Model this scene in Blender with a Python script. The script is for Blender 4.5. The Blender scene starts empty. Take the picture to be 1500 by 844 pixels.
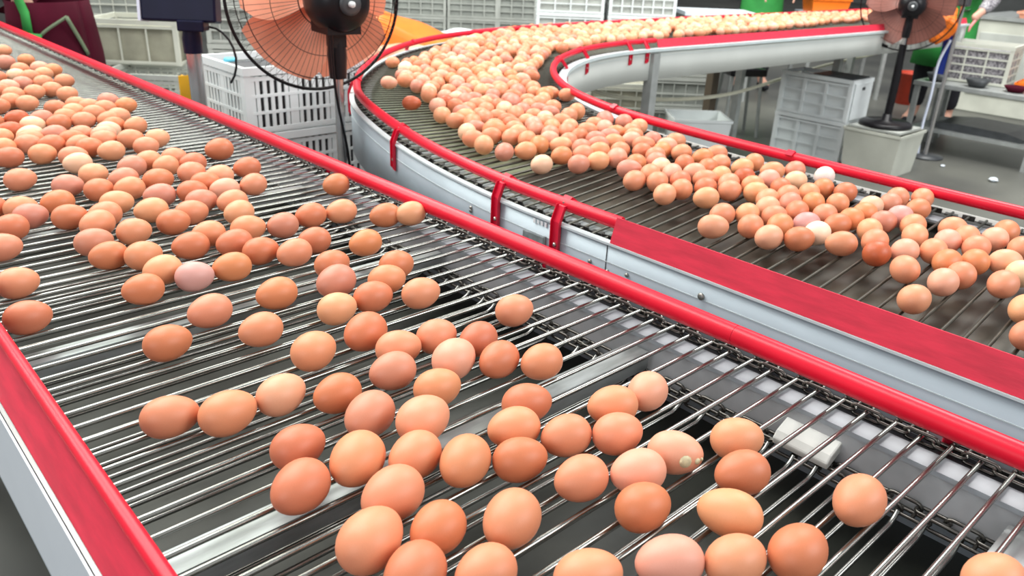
import bpy, bmesh, math, random
from mathutils import Vector, Matrix

# ------------------------------------------------------------------ camera, light, exposure
# World origin: x = along the rods, y = along the near belt, z = 0 at the top of the rods; the floor is 0.8 m below.
SC = bpy.context.scene
COL = SC.collection
cam_data = bpy.data.cameras.new('camera')
cam = bpy.data.objects.new('camera', cam_data); COL.objects.link(cam)
cam_data.sensor_width = 36.0
cam_data.lens = 36.0 * 1165.0 / 1500.0
cam_data.clip_start = 0.02
cam.matrix_world = Matrix(((0.737693, 0.247020, -0.628324, 0.0),
                           (-0.673966, 0.324212, -0.663819, 0.0),
                           (0.039734, 0.913163, 0.405652, 0.43),
                           (0, 0, 0, 1)))
cam_data.dof.use_dof = True
cam_data.dof.focus_distance = 0.85
cam_data.dof.aperture_fstop = 11.0
SC.camera = cam

world = bpy.data.worlds.new('hall_light'); SC.world = world; world.use_nodes = True
bgn = world.node_tree.nodes['Background']
bgn.inputs[0].default_value = (0.94, 0.97, 1.0, 1); bgn.inputs[1].default_value = 0.42

def area(name, loc, target, sx, sy, power, color=(1, 1, 1)):
    d = bpy.data.lights.new(name, 'AREA'); d.shape = 'RECTANGLE'; d.size = sx; d.size_y = sy
    d.energy = power; d.color = color
    o = bpy.data.objects.new(name, d); COL.objects.link(o); o.location = loc
    o.rotation_euler = (Vector(target) - Vector(loc)).to_track_quat('-Z', 'Y').to_euler()
    return o
area('skylight_over_belt', (0.2, 2.2, 3.2), (0.3, 1.8, 0), 1.2, 3.0, 105, (1.0, 0.99, 0.96))
area('skylight_far_left', (-1.5, 5.5, 3.4), (0.2, 3.0, 0), 3.0, 2.0, 115, (0.96, 1.0, 0.93))
area('skylight_over_bend', (2.4, 5.2, 3.4), (2.4, 2.6, 0), 3.5, 2.5, 155, (0.97, 1.0, 0.90))
area('hall_fill_light', (5.0, 1.5, 3.8), (5.6, 2.6, -0.5), 3.0, 2.0, 260, (1.0, 1.0, 0.97))  # added fill lamp that brightens the crates by the far fan
area('front_fill_light', (3.2, -3.0, 2.4), (4.9, 2.4, -0.3), 3.0, 1.8, 150, (0.97, 1.0, 1.0))  # unseen lamp added at right front to lift crates and far plate
area('left_window_light', (-4.0, -0.5, 1.9), (0.5, 1.6, -0.1), 3.0, 2.0, 55, (0.93, 0.97, 1.0))
SC.view_settings.view_transform = 'Standard'
SC.view_settings.look = 'None'
SC.view_settings.gamma = 1.0
SC.view_settings.use_curve_mapping = False
SC.view_settings.exposure = 0.20
FLOOR = -0.8

# ------------------------------------------------------------------ materials
def mat(name, color, rough=0.5, metal=0.0, noise=0.0, nscale=20.0, bump=0.0, bscale=60.0, spec=0.5, color2=None, trans=0.0, coat=0.0, stretch=None):
    m = bpy.data.materials.new(name); m.use_nodes = True
    nt = m.node_tree; b = nt.nodes['Principled BSDF']
    b.inputs['Base Color'].default_value = (*color, 1); b.inputs['Roughness'].default_value = rough
    b.inputs['Metallic'].default_value = metal; b.inputs['Specular IOR Level'].default_value = spec
    b.inputs['Coat Weight'].default_value = coat
    if trans: b.inputs['Transmission Weight'].default_value = trans
    tc = nt.nodes.new('ShaderNodeTexCoord'); vec = tc.outputs['Object']
    if stretch:
        mp = nt.nodes.new('ShaderNodeMapping'); mp.inputs['Scale'].default_value = stretch
        nt.links.new(vec, mp.inputs['Vector']); vec = mp.outputs['Vector']
    if noise or color2:
        n = nt.nodes.new('ShaderNodeTexNoise'); n.inputs['Scale'].default_value = nscale; n.inputs['Detail'].default_value = 5
        nt.links.new(vec, n.inputs['Vector'])
        r = nt.nodes.new('ShaderNodeValToRGB'); r.color_ramp.elements[0].position = 0.35; r.color_ramp.elements[1].position = 0.68
        c2 = color2 or tuple(c * (1 - noise) for c in color)
        r.color_ramp.elements[0].color = (*c2, 1); r.color_ramp.elements[1].color = (*color, 1)
        nt.links.new(n.outputs['Fac'], r.inputs['Fac']); nt.links.new(r.outputs['Color'], b.inputs['Base Color'])
    if bump:
        n2 = nt.nodes.new('ShaderNodeTexNoise'); n2.inputs['Scale'].default_value = bscale; n2.inputs['Detail'].default_value = 4
        nt.links.new(vec, n2.inputs['Vector'])
        bp = nt.nodes.new('ShaderNodeBump'); bp.inputs['Strength'].default_value = bump; bp.inputs['Distance'].default_value = 0.002
        nt.links.new(n2.outputs['Fac'], bp.inputs['Height']); nt.links.new(bp.outputs['Normal'], b.inputs['Normal'])
    return m

M_RED = mat('red_plastic', (0.82, 0.008, 0.034), 0.34, spec=0.35, noise=0.18, nscale=9, bump=0.05)
M_REDBAND = mat('red_band_plastic', (0.74, 0.028, 0.065), 0.50, noise=0.25, nscale=14, stretch=(6, 1, 6), bump=0.08)
M_BRACKET = mat('red_bracket_paint', (0.74, 0.006, 0.040), 0.38, noise=0.15, nscale=30)
M_PLATE = mat('steel_side_plate', (0.46, 0.53, 0.58), 0.42, metal=0.35, noise=0.14, nscale=7, stretch=(3, 1, 3), bump=0.04)
M_LEFTPLATE = mat('white_side_plate', (0.78, 0.83, 0.90), 0.35, noise=0.04, nscale=7)
M_PLATE_IN = mat('brightened_inner_plate', (0.70, 0.72, 0.68), 0.5, noise=0.08, nscale=5)  # lighter copy of the plate, its colour makes up for weak light
M_RIM = mat('pale_plate_rim', (0.66, 0.74, 0.75), 0.45, metal=0.1, noise=0.1)
M_ROD = mat('polished_rod_steel', (0.40, 0.40, 0.37), 0.22, metal=0.95, noise=0.22, nscale=25)
M_ROD2 = mat('dull_rod_steel', (0.105, 0.105, 0.085), 0.36, metal=0.6, noise=0.25, nscale=25)
M_RETROD = mat('return_rod_steel', (0.40, 0.40, 0.38), 0.26, metal=0.95, noise=0.3, nscale=25)
M_CHAIN = mat('oiled_chain_steel', (0.17, 0.16, 0.145), 0.28, metal=0.9, noise=0.4, nscale=60)
M_PANEL = mat('inner_grey_panel', (0.56, 0.57, 0.59), 0.45, metal=0.1, noise=0.3, nscale=12)
M_LEDGE = mat('pale_chain_guide', (0.40, 0.42, 0.45), 0.4, noise=0.25, nscale=12)
M_PAN = mat('dirty_drip_pan', (0.062, 0.065, 0.054), 0.42, metal=0.1, nscale=9, color2=(0.030, 0.033, 0.028), bump=0.2, bscale=30)
M_PAN2 = mat('brown_drip_pan', (0.115, 0.108, 0.083), 0.38, metal=0.3, nscale=9, color2=(0.065, 0.062, 0.052), bump=0.2, bscale=30)
M_PAN3 = mat('pale_green_drip_pan', (0.36, 0.40, 0.26), 0.35, nscale=6, color2=(0.24, 0.28, 0.19), bump=0.1, bscale=30)  # paler green tone for the bend part of the pan
M_BAR = mat('cross_bar_steel', (0.44, 0.47, 0.48), 0.38, metal=0.5, nscale=10, color2=(0.24, 0.26, 0.25), stretch=(1, 5, 5))
M_BOLT = mat('zinc_bolt', (0.42, 0.40, 0.36), 0.3, metal=0.9)
M_WHITEBLOCK = mat('white_guide_plastic', (0.80, 0.80, 0.76), 0.5, noise=0.12, nscale=40)
M_BLACK = mat('black_plastic', (0.010, 0.009, 0.011), 0.34, noise=0.2, spec=0.25)
M_BLACKWIRE = mat('black_wire', (0.015, 0.015, 0.017), 0.35, metal=0.3)
M_GREYPOLE = mat('chromed_pole', (0.55, 0.53, 0.52), 0.25, metal=0.8, noise=0.15)
M_BLADE = mat('salmon_fan_blade', (1.0, 0.40, 0.25), 0.4, spec=0.3, noise=0.1)
M_BLADE2 = mat('brown_fan_blade', (0.34, 0.13, 0.10), 0.4, noise=0.1)
M_CRATE = mat('white_crate_plastic', (0.82, 0.86, 0.86), 0.45, noise=0.08, nscale=8)
M_CRATE_G = mat('greyed_crate_plastic', (0.52, 0.54, 0.50), 0.5, noise=0.2, nscale=5)
M_CRATE_C = mat('cream_crate_plastic', (0.62, 0.63, 0.55), 0.5, noise=0.18, nscale=5)
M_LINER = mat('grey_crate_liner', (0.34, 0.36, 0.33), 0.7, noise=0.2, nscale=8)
M_LINERD = mat('painted_crate_shade', (0.10, 0.10, 0.11), 0.7, noise=0.5, nscale=8)  # dark filling tone stands in for the shade inside the white crates
M_LINERB = mat('brownish_crate_contents', (0.36, 0.35, 0.27), 0.7, noise=0.3, nscale=10)
M_NAVY = mat('navy_black_plastic', (0.008, 0.009, 0.034), 0.38, noise=0.2, spec=0.2)
M_PALEBLUE = mat('pale_blue_edge', (0.70, 0.75, 0.88), 0.4)
M_YELLOW = mat('yellow_plastic', (0.80, 0.42, 0.01), 0.45, noise=0.1)
M_CYAN = mat('light_blue_plastic', (0.12, 0.55, 0.72), 0.4)
M_ORANGE = mat('orange_plastic', (0.95, 0.20, 0.01), 0.4, noise=0.1)
M_SALMON = mat('salmon_plastic', (0.95, 0.42, 0.27), 0.45, noise=0.1)
M_BUCKET = mat('red_bucket_plastic', (0.52, 0.050, 0.022), 0.45, noise=0.2)
M_PAPER = mat('bluish_white_paper', (0.74, 0.80, 0.86), 0.8)
M_MAROON = mat('maroon_cloth', (0.060, 0.0008, 0.011), 0.9, spec=0.2, noise=0.25, nscale=10, bump=0.3, bscale=25)
M_GREEN = mat('green_apron_cloth', (0.030, 0.30, 0.055), 0.75, noise=0.2, nscale=10, bump=0.3, bscale=25)
M_GREENTIE = mat('greyish_green_tie', (0.13, 0.17, 0.10), 0.8)
M_SKIN = mat('skin', (0.62, 0.34, 0.25), 0.55, noise=0.06)
M_HAIR = mat('black_hair', (0.012, 0.010, 0.010), 0.5)
M_DARKCLOTH = mat('dark_trousers', (0.012, 0.012, 0.018), 0.85, noise=0.2)
M_SLEEVE = mat('speckled_sleeve_cloth', (0.50, 0.48, 0.50), 0.8, nscale=90, color2=(0.10, 0.09, 0.11))
M_PINK = mat('pink_glove', (0.75, 0.22, 0.22), 0.6)
M_FLOOR = mat('worn_concrete_floor', (0.150, 0.150, 0.130), 0.42, nscale=1.1, color2=(0.065, 0.065, 0.060), bump=0.15, bscale=12)
M_WALL = mat('grey_hall_wall', (0.22, 0.23, 0.22), 0.8, nscale=1.5, color2=(0.16, 0.165, 0.16))
M_TABLE = mat('galvanised_table_steel', (0.45, 0.47, 0.46), 0.4, metal=0.4, noise=0.2)
M_DARKSTUFF = mat('dark_grey_plastic', (0.06, 0.065, 0.07), 0.4, noise=0.3)
M_BLUE = mat('deep_blue_plastic', (0.01, 0.03, 0.24), 0.4)
M_HOSE = mat('yellowed_hose_plastic', (0.80, 0.78, 0.62), 0.45, noise=0.1)
M_BROWNPOST = mat('brown_painted_post', (0.10, 0.075, 0.05), 0.6)
M_SCRAP = mat('green_plastic_scrap', (0.06, 0.26, 0.12), 0.6)
M_STAIN = mat('yolk_splash', (0.60, 0.55, 0.04), 0.4)
M_GLINT = mat('white_mark', (0.85, 0.87, 0.87), 0.6)  # white for the glints painted on the far conveyor plate
M_DROP = mat('pale_dropping', (0.72, 0.66, 0.42), 0.6, noise=0.3, nscale=200)

def egg_material():
    m = bpy.data.materials.new('egg_shell'); m.use_nodes = True
    nt = m.node_tree; b = nt.nodes['Principled BSDF']
    oi = nt.nodes.new('ShaderNodeObjectInfo'); tc = nt.nodes.new('ShaderNodeTexCoord')
    ad = nt.nodes.new('ShaderNodeVectorMath'); ad.operation = 'ADD'
    nt.links.new(tc.outputs['Object'], ad.inputs[0]); nt.links.new(oi.outputs['Location'], ad.inputs[1])
    n = nt.nodes.new('ShaderNodeTexNoise'); n.inputs['Scale'].default_value = 45; n.inputs['Detail'].default_value = 3
    nt.links.new(ad.outputs[0], n.inputs['Vector'])
    r = nt.nodes.new('ShaderNodeValToRGB'); r.color_ramp.elements[0].color = (0.86, 0.84, 0.82, 1); r.color_ramp.elements[1].color = (1.05, 1.05, 1.05, 1)
    nt.links.new(n.outputs['Fac'], r.inputs['Fac'])
    mx = nt.nodes.new('ShaderNodeMix'); mx.data_type = 'RGBA'; mx.blend_type = 'MULTIPLY'; mx.inputs['Factor'].default_value = 1
    nt.links.new(oi.outputs['Color'], mx.inputs['A']); nt.links.new(r.outputs['Color'], mx.inputs['B'])
    nt.links.new(mx.outputs['Result'], b.inputs['Base Color'])
    n2 = nt.nodes.new('ShaderNodeTexNoise'); n2.inputs['Scale'].default_value = 900; n2.inputs['Detail'].default_value = 2
    nt.links.new(tc.outputs['Object'], n2.inputs['Vector'])
    bp = nt.nodes.new('ShaderNodeBump'); bp.inputs['Strength'].default_value = 0.12; bp.inputs['Distance'].default_value = 0.0005
    nt.links.new(n2.outputs['Fac'], bp.inputs['Height']); nt.links.new(bp.outputs['Normal'], b.inputs['Normal'])
    b.inputs['Roughness'].default_value = 0.42
    b.inputs['Specular IOR Level'].default_value = 0.4
    return m
M_EGG = egg_material()

# ------------------------------------------------------------------ mesh helpers
class MB:
    """collects shapes and links them as ONE mesh object"""
    def __init__(self): self.v = []; self.f = []; self.m = []; self.s = []
    def add(self, vs, fs, mi=0, smooth=False):
        o = len(self.v); self.v += [tuple(p) for p in vs]
        for f in fs: self.f.append(tuple(i + o for i in f)); self.m.append(mi); self.s.append(smooth)
    def box(self, c, s, rz=0.0, mi=0, rx=0.0, ry=0.0):
        R = Matrix.Rotation(rz, 3, 'Z') @ Matrix.Rotation(ry, 3, 'Y') @ Matrix.Rotation(rx, 3, 'X')
        vs = [Vector(c) + R @ Vector((sx * s[0] / 2, sy * s[1] / 2, sz * s[2] / 2)) for sz in (-1, 1) for sy in (-1, 1) for sx in (-1, 1)]
        self.add(vs, [(0, 2, 3, 1), (4, 5, 7, 6), (0, 1, 5, 4), (2, 6, 7, 3), (0, 4, 6, 2), (1, 3, 7, 5)], mi); return self
    def tube(self, pts, r, n=8, mi=0, caps=True, closed=False):
        pts = [Vector(p) for p in pts]; L = len(pts); rings = []
        rr = r if isinstance(r, (list, tuple)) else [r] * L
        up = None
        for i, p in enumerate(pts):
            if closed: t = pts[(i + 1) % L] - pts[i - 1]
            else: t = pts[min(i + 1, L - 1)] - pts[max(i - 1, 0)]
            t.normalize()
            if up is None: up = Vector((0, 0, 1)) if abs(t.z) < 0.9 else Vector((1, 0, 0))
            a = t.cross(up).normalized(); b = a.cross(t).normalized(); up = b
            rings.append([p + rr[i] * (math.cos(2 * math.pi * k / n) * a + math.sin(2 * math.pi * k / n) * b) for k in range(n)])
        vs = [q for R in rings for q in R]; fs = []
        for i in range(L if closed else L - 1):
            j = (i + 1) % L
            for k in range(n): fs.append((i * n + k, i * n + (k + 1) % n, j * n + (k + 1) % n, j * n + k))
        self.add(vs, fs, mi, True)
        if caps and not closed:
            self.add(rings[0], [tuple(range(n))], mi); self.add(rings[-1], [tuple(reversed(range(n)))], mi)
        return self
    def lathe(self, prof, n=24, c=(0, 0, 0), mi=0, M=None, smooth=True):
        vs = []; c = Vector(c)
        for r, z in prof:
            for k in range(n):
                a = 2 * math.pi * k / n; q = Vector((r * math.cos(a), r * math.sin(a), z))
                vs.append(c + (M @ q if M else q))
        fs = [(i * n + k, i * n + (k + 1) % n, (i + 1) * n + (k + 1) % n, (i + 1) * n + k) for i in range(len(prof) - 1) for k in range(n)]
        self.add(vs, fs, mi, smooth); return self
    def sweep(self, path, prof, mi=0, closedprof=True, smooth=False):
        """path: list of (x, y, nx, ny); prof: list of (offset along normal, z)"""
        vs = [(x + nx * o, y + ny * o, z) for x, y, nx, ny in path for o, z in prof]
        n = len(prof); fs = []
        for i in range(len(path) - 1):
            for k in range(n if closedprof else n - 1):
                a = i * n + k; b = i * n + (k + 1) % n
                fs.append((a, b, b + n, a + n))
        if closedprof:
            fs.append(tuple(reversed(range(n)))); fs.append(tuple(range((len(path) - 1) * n, len(path) * n)))
        self.add(vs, fs, mi, smooth); return self
    def build(self, name, mats, parent=None, loc=None, bevel=0.0):
        me = bpy.data.meshes.new(name); me.from_pydata(self.v, [], self.f)
        mats = mats if isinstance(mats, (list, tuple)) else [mats]
        for m in mats: me.materials.append(m)
        for p, mi, s in zip(me.polygons, self.m, self.s): p.material_index = mi; p.use_smooth = s
        bm = bmesh.new(); bm.from_mesh(me); bmesh.ops.recalc_face_normals(bm, faces=bm.faces); bm.to_mesh(me); bm.free()
        me.update()
        o = bpy.data.objects.new(name, me); COL.objects.link(o)
        if parent: o.parent = parent
        if loc: o.location = loc
        if bevel:
            b = o.modifiers.new('bevel', 'BEVEL'); b.width = bevel; b.segments = 2; b.limit_method = 'ANGLE'
        return o

def tag(o, label=None, cat=None, group=None, kind=None):
    if label: o['label'] = label
    if cat: o['category'] = cat
    if group: o['group'] = group
    if kind: o['kind'] = kind
    return o
def thing(name, label, cat, loc=(0, 0, 0), rz=0.0, group=None):
    o = bpy.data.objects.new(name, None); COL.objects.link(o); o.empty_display_size = 0.1
    o.location = loc; o.rotation_euler = (0, 0, rz); return tag(o, label, cat, group)
def inst(src, name, loc, rz=0.0, parent=None, scale=None):
    o = src.copy(); o.name = name; COL.objects.link(o); o.location = loc; o.rotation_euler = (0, 0, rz)
    o.parent = parent
    if scale: o.scale = scale
    return o
def copy_tree(o, parent=None, **kw):
    c = o.copy(); COL.objects.link(c); c.parent = parent
    for ch in list(o.children): copy_tree(ch, c)
    return c

def catmull(pts, step=0.04):
    out = []; P = [Vector(p) for p in pts]; P = [2 * P[0] - P[1]] + P + [2 * P[-1] - P[-2]]
    for i in range(1, len(P) - 2):
        n = max(1, int((P[i + 1] - P[i]).length / step))
        for k in range(n):
            t = k / n
            out.append(0.5 * ((2 * P[i]) + (-P[i - 1] + P[i + 1]) * t + (2 * P[i - 1] - 5 * P[i] + 4 * P[i + 1] - P[i + 2]) * t * t + (-P[i - 1] + 3 * P[i] - 3 * P[i + 1] + P[i + 2]) * t ** 3))
    out.append(P[-2]); return out
def smooth_path(pts, n=6):
    for _ in range(n): pts = [pts[0]] + [(a + 2 * b + c) / 4 for a, b, c in zip(pts, pts[1:], pts[2:])] + [pts[-1]]
    return pts
def with_normals(pts, flip=1):
    res = []
    for i, p in enumerate(pts):
        t = (pts[min(i + 1, len(pts) - 1)] - pts[max(i - 1, 0)]).normalized()
        res.append((p.x, p.y, -t.y * flip, t.x * flip))   # left normal * flip
    return res

# ------------------------------------------------------------------ the setting
fl = MB().box((8.5, 7, FLOOR - 0.05), (25, 22, 0.1)).build('floor', M_FLOOR); tag(fl, kind='structure')
wb = MB().box((8.5, 18.05, 1.7), (25, 0.1, 5.0)).build('wall_back', M_WALL); tag(wb, kind='structure')
wr = MB().box((21.05, 7, 1.7), (0.1, 22, 5.0)).build('wall_right', M_WALL); tag(wr, kind='structure')

# ------------------------------------------------------------------ near conveyor
PITCH = 0.02733; PH = 0.1175; RR = 0.0026
X0, X1 = 0.118, 0.755; Y0, Y1 = -0.35, 4.6
near = thing('rod_conveyor', 'straight rod conveyor in the foreground with red rails and a drive chain', 'conveyor', (0.42, 1.2, FLOOR))
off = Vector((-0.42, -1.2, -FLOOR))
def nb(mb, name, m, **k):
    o = mb.build(name, m, near, **k); o.location = off; return o
def ypath(x, y0=Y0, y1=Y1, n=8): return [(x, y0 + (y1 - y0) * i / n, 1, 0) for i in range(n + 1)]
# left side plate, top flange, red band and its bead
nb(MB().sweep(ypath(0), [(0.0835, -0.135), (0.0855, -0.135), (0.0855, 0.001), (0.0835, 0.001)]), 'side_plate', M_LEFTPLATE)
nb(MB().sweep(ypath(0), [(0.0835, -0.140), (0.108, -0.140), (0.108, -0.136), (0.0835, -0.136)]), 'plate_flange', M_PLATE)
nb(MB().sweep(ypath(0), [(0.0868, -0.006), (0.094, -0.006), (0.094, -0.001), (0.0868, -0.001)]), 'top_flange', M_TABLE)
nb(MB().sweep(ypath(0), [(0.0905, 0.0), (0.0935, -0.0015), (0.1145, 0.033), (0.111, 0.0355)]), 'red_band', M_REDBAND)
nb(MB().tube([(0.1135, Y0 + i * 0.55, 0.0365) for i in range(10)], 0.0062, 12), 'red_bead', M_RED)
# right side: tube rail with a joint sleeve, plate, chain guide, inner panel
xr = 0.7335
nb(MB().tube([(xr, 0.4065 + i * 0.5, 0.029) for i in range(9)], 0.0122, 16), 'red_rail', M_RED)
nb(MB().tube([(xr, Y0, 0.029), (xr, 0.0, 0.029), (xr, 0.405, 0.029)], 0.0122, 16), 'red_rail', M_RED)
nb(MB().tube([(xr, 0.398, 0.029), (xr, 0.4145, 0.029)], 0.0117, 16), 'rail_joint', M_BRACKET)
nb(MB().sweep(ypath(0), [(0.775, -0.135), (0.777, -0.135), (0.777, 0.002), (0.775, 0.002)]), 'side_plate', M_PLATE)
nb(MB().sweep(ypath(0), [(0.709, -0.0125), (0.738, -0.0125), (0.738, -0.0072), (0.709, -0.0072)]), 'chain_guide', M_LEDGE)
nb(MB().sweep(ypath(0), [(0.7105, -0.060), (0.7135, -0.060), (0.7135, -0.0125), (0.7105, -0.0125)]), 'inner_panel', M_PANEL)
nb(MB().sweep(ypath(0), [(0.09, -0.128), (0.775, -0.128), (0.775, -0.1245), (0.09, -0.1245)]), 'drip_pan', M_PAN)
# rail brackets on the hidden side of the tube
for y in (0.18, 0.75, 1.35, 1.95, 2.6, 3.3, 4.0):
    nb(MB().tube([(xr + .004, y, 0.022), (0.766, y, 0.010), (0.772, y, -0.05)], 0.006, 8), 'rail_bracket', M_BRACKET)
nb(MB().sweep(ypath(0), [(0.7385, -0.022), (0.7748, -0.022), (0.7748, -0.018), (0.7385, -0.018)]), 'chain_shade_strip', M_BLACK)  # black strip put in for the shadowed gap behind the chain
# legs
for y in (-0.28, 1.95, 3.7):
    for x in (0.125, 0.762):
        nb(MB().box((x, y, (FLOOR - 0.13) / 2), (0.035, 0.035, -FLOOR - 0.13)), 'leg', M_TABLE)
# cross bars between the two runs of rods
for y in (0.085, 0.512, 0.915, 1.33, 1.75, 2.17, 2.6, 3.0, 3.4, 3.8):
    b = MB(); b.box(((0.088 + 0.7) / 2, y, -0.0205), (0.7 - 0.088, 0.030, 0.002)); b.box((0.394, y - 0.0150, -0.031), (0.612, 0.002, 0.021)); b.box((0.394, y + 0.0150, -0.031), (0.612, 0.002, 0.021))
    nb(b, 'cross_bar', M_BAR)
rodm = MB().tube([(X0, 0, 0), (X0 + 0.012, 0, 0.0), (0.3, 0, 0), (0.55, 0, 0), (X1, 0, 0)], RR, 8, caps=True)
# the loop at the left end, then the chain link at the right
rodo = rodm.build('rod', M_ROD, near)
k0, k1 = int((Y0 - PH) / PITCH), int((Y1 - PH) / PITCH)
rnd = random.Random(3); first = True
for k in range(k0, k1):
    y = PH + k * PITCH
    o = rodo if first else inst(rodo, 'rod', (0, 0, 0), 0, near); first = False
    o.location = off + Vector((0.004 if k % 2 else -0.004, y + rnd.uniform(-.0006, .0006), -RR))
# lower run of rods with bright hooked ends
lowm = MB().tube([(0.13, 0, 0), (0.4, 0, 0.0), (0.672, 0, 0), (0.682, 0, 0.004), (0.688, 0, 0.009)], 0.0026, 7)
lowo = lowm.build('return_rod', M_RETROD, near); first = True
for k in range(k0 // 2, k1 // 2 + 1):
    y = PH + 0.012 + k * PITCH * 2
    for dy in (0, 0.030):
        o = lowo if first else inst(lowo, 'return_rod', (0, 0, 0), 0, near); first = False
        o.location = off + Vector((rnd.uniform(-.003, .003), y + dy, -0.060))
# chain links: an upright oval ring every second rod, a flat double bar between
def stadium(L, w, r, n=6, plane='yz'):
    pts = []
    for s, c in ((1, L / 2 - w / 2), (-1, -L / 2 + w / 2)):
        for i in range(n + 1):
            a = -math.pi / 2 + math.pi * i / n
            pts.append((c + s * math.cos(a) * w / 2, s * math.sin(a) * w / 2))
    return [(0, a, b) for a, b in pts] if plane == 'yz' else [(b, a, 0) for a, b in pts]
ring = MB(); ring.tube(stadium(0.033, 0.011, 0.0014, plane='yz'), 0.0019, 6, closed=True)
ringo = ring.build('chain_link', M_CHAIN, near)
flat = MB(); flat.tube(stadium(0.031, 0.011, 0.0014, plane='xy'), 0.0019, 6, closed=True); flat.tube([(-0.006, 0.0, 0), (0.006, 0, 0)], 0.002, 6)
flato = flat.build('chain_link', M_CHAIN, near)
def chain(x, z, ya, yb, dz=0.0):
    global cf
    n = int((yb - ya) / PITCH)
    for i in range(n):
        y = ya + i * PITCH; src = ringo if i % 2 else flato
        if not src.get('used'): o = src; src['used'] = 1
        else: o = inst(src, 'chain_link', (0, 0, 0), 0, near)
        o.location = off + Vector((x, y, z)); 
ystart = PH + k0 * PITCH + PITCH / 2
chain(0.7585, -0.0026, ystart + 8 * PITCH, 2.9)
chain(0.7480, -0.0035, ystart + 8.5 * PITCH, 1.8)
chain(0.7035, -0.050, ystart + 8 * PITCH, 1.6)
chain(0.6930, -0.053, ystart + 8.5 * PITCH, 1.3)
for o in (ringo, flato):
    if 'used' in o: del o['used']
for o in near.children:
    if 'used' in o: del o['used']
far_chain = MB()
for i in range(int((4.5 - 2.9) / PITCH)):
    far_chain.box((0.7585, 2.9 + i * PITCH, -0.0026), (0.004 if i % 2 else 0.011, 0.024, 0.009 if i % 2 else 0.003))
for i in range(int((4.5 + .3) / PITCH)):
    far_chain.box((0.124, -.3 + i * PITCH, -0.005), (0.008, 0.022, 0.004))
tag(nb(far_chain, 'drive_chain', M_CHAIN), 'far and left hand runs of the dark drive chain', kind='stuff')
wbk = MB(); wbk.sweep([(0.712, 0.257, 1, 0.0), (0.712, 0.264, 1, 0), (0.712, 0.312, 1, 0), (0.712, 0.319, 1, 0)], [(-0.024, -0.048), (0.018, -0.030), (0.025, -0.022), (0.022, -0.014), (-0.020, -0.0325), (-0.026, -0.040)])
nb(wbk, 'guide_block', M_WHITEBLOCK, bevel=0.002)
# yolk splashes and dirt specks lying on the pan
sp = MB()
for x, y, r in ((0.33, 0.54, .006), (0.29, 0.46, .007), (0.35, 0.50, .004), (0.60, 0.42, .006), (0.44, 0.34, .006), (0.52, 0.62, .005), (0.64, 0.20, .005), (0.21, 0.62, .005), (.38, .75, .006)):
    for j in range(5):
        a = rnd.uniform(0, 6.28); d = rnd.uniform(0, r)
        sp.lathe([(r * .45, -.1245), (r * .4, -.1238), (0.0001, -.1235)], 8, (x + d * math.cos(a), y + d * math.sin(a), 0))
tag(nb(sp, 'yolk_splash', M_STAIN), 'small yellow yolk splashes on the drip pan', kind='stuff')

# ------------------------------------------------------------------ far conveyor that bends away
outer_pts = [(.921, -.4), (.921, .4), (.921, .84), (.926, 1.0), (.956, 1.224), (1.005, 1.432), (1.061, 1.609), (1.138, 1.813), (1.24, 1.99), (1.41, 2.21), (1.724, 2.513), (2.13, 2.75), (2.63, 2.86), (3.13, 2.88), (3.7, 2.88), (4.46, 2.86), (5.1, 2.82), (6.15, 2.79)]
inner_pts = [(1.545, -.4), (1.545, .4), (1.555, .865), (1.571, 1.1), (1.604, 1.327), (1.682, 1.533), (1.779, 1.694), (1.935, 1.88), (2.15, 2.056), (2.42, 2.19), (2.68, 2.245), (2.92, 2.25), (3.64, 2.21), (4.88, 2.15), (6.15, 2.11)]
OUT = smooth_path(catmull([(*p, 0) for p in outer_pts]), 5); INN = smooth_path(catmull([(*p, 0) for p in inner_pts]), 5)
# positive offset points away from the belt on both sides
ON = with_normals(OUT, 1); IN_ = with_normals(INN, -1)
bend = thing('curved_rod_conveyor', 'rod conveyor behind, bending right into the hall, with red rails on brackets', 'conveyor', (1.25, 1.2, FLOOR))
boff = Vector((-1.25, -1.2, -FLOOR))
def cb(mb, name, m, **k):
    o = mb.build(name, m, bend, **k); o.location = boff; return o
def sub(N, lo=None, hi=None, key=None): return [p for p in N if key(p)]
def off_pts(N, o, z): return [(x + nx * o, y + ny * o, z) for x, y, nx, ny in N]
# plates and rims
for N, nm in ((ON, 'o'), (IN_, 'i')):
    s = 0.016
    cb(MB().sweep(N, [(s, -0.135), (s + .002, -0.135), (s + .002, -0.003), (s, -0.003)], smooth=True), 'side_plate', M_PLATE if nm == 'o' else M_PLATE_IN)
    NR, w = (N, .0052) if nm == 'o' else ([p for p in N if p[1] > 1.25], .020)
    cb(MB().sweep(NR, [(s - .008, -0.003 if nm == 'o' else -0.012), (s + w, -0.003 if nm == 'o' else -0.012), (s + w, 0.0005), (s - .008, 0.0005)]), 'plate_rim', M_RIM)
    cb(MB().sweep(N, [(s + .0015, -0.0325), (s + .0032, -0.0325), (s + .0032, -0.031), (s + .0015, -0.031)]), 'plate_seam', M_RIM)
# tube rails
rail_r = 0.0108
o_tube = [p for p in ON if not (p[1] < 0.735 and p[0] < 1.0)]
i_tube = [p for p in IN_ if p[0] < 2.95]
cb(MB().tube([(0.9215 + .0, 0.733, 0.029)] + off_pts(o_tube, 0.0, 0.029), rail_r, 14), 'red_rail', M_RED)
cb(MB().tube(off_pts(i_tube, -0.010, 0.029), rail_r, 14), 'red_rail', M_RED)
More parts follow.
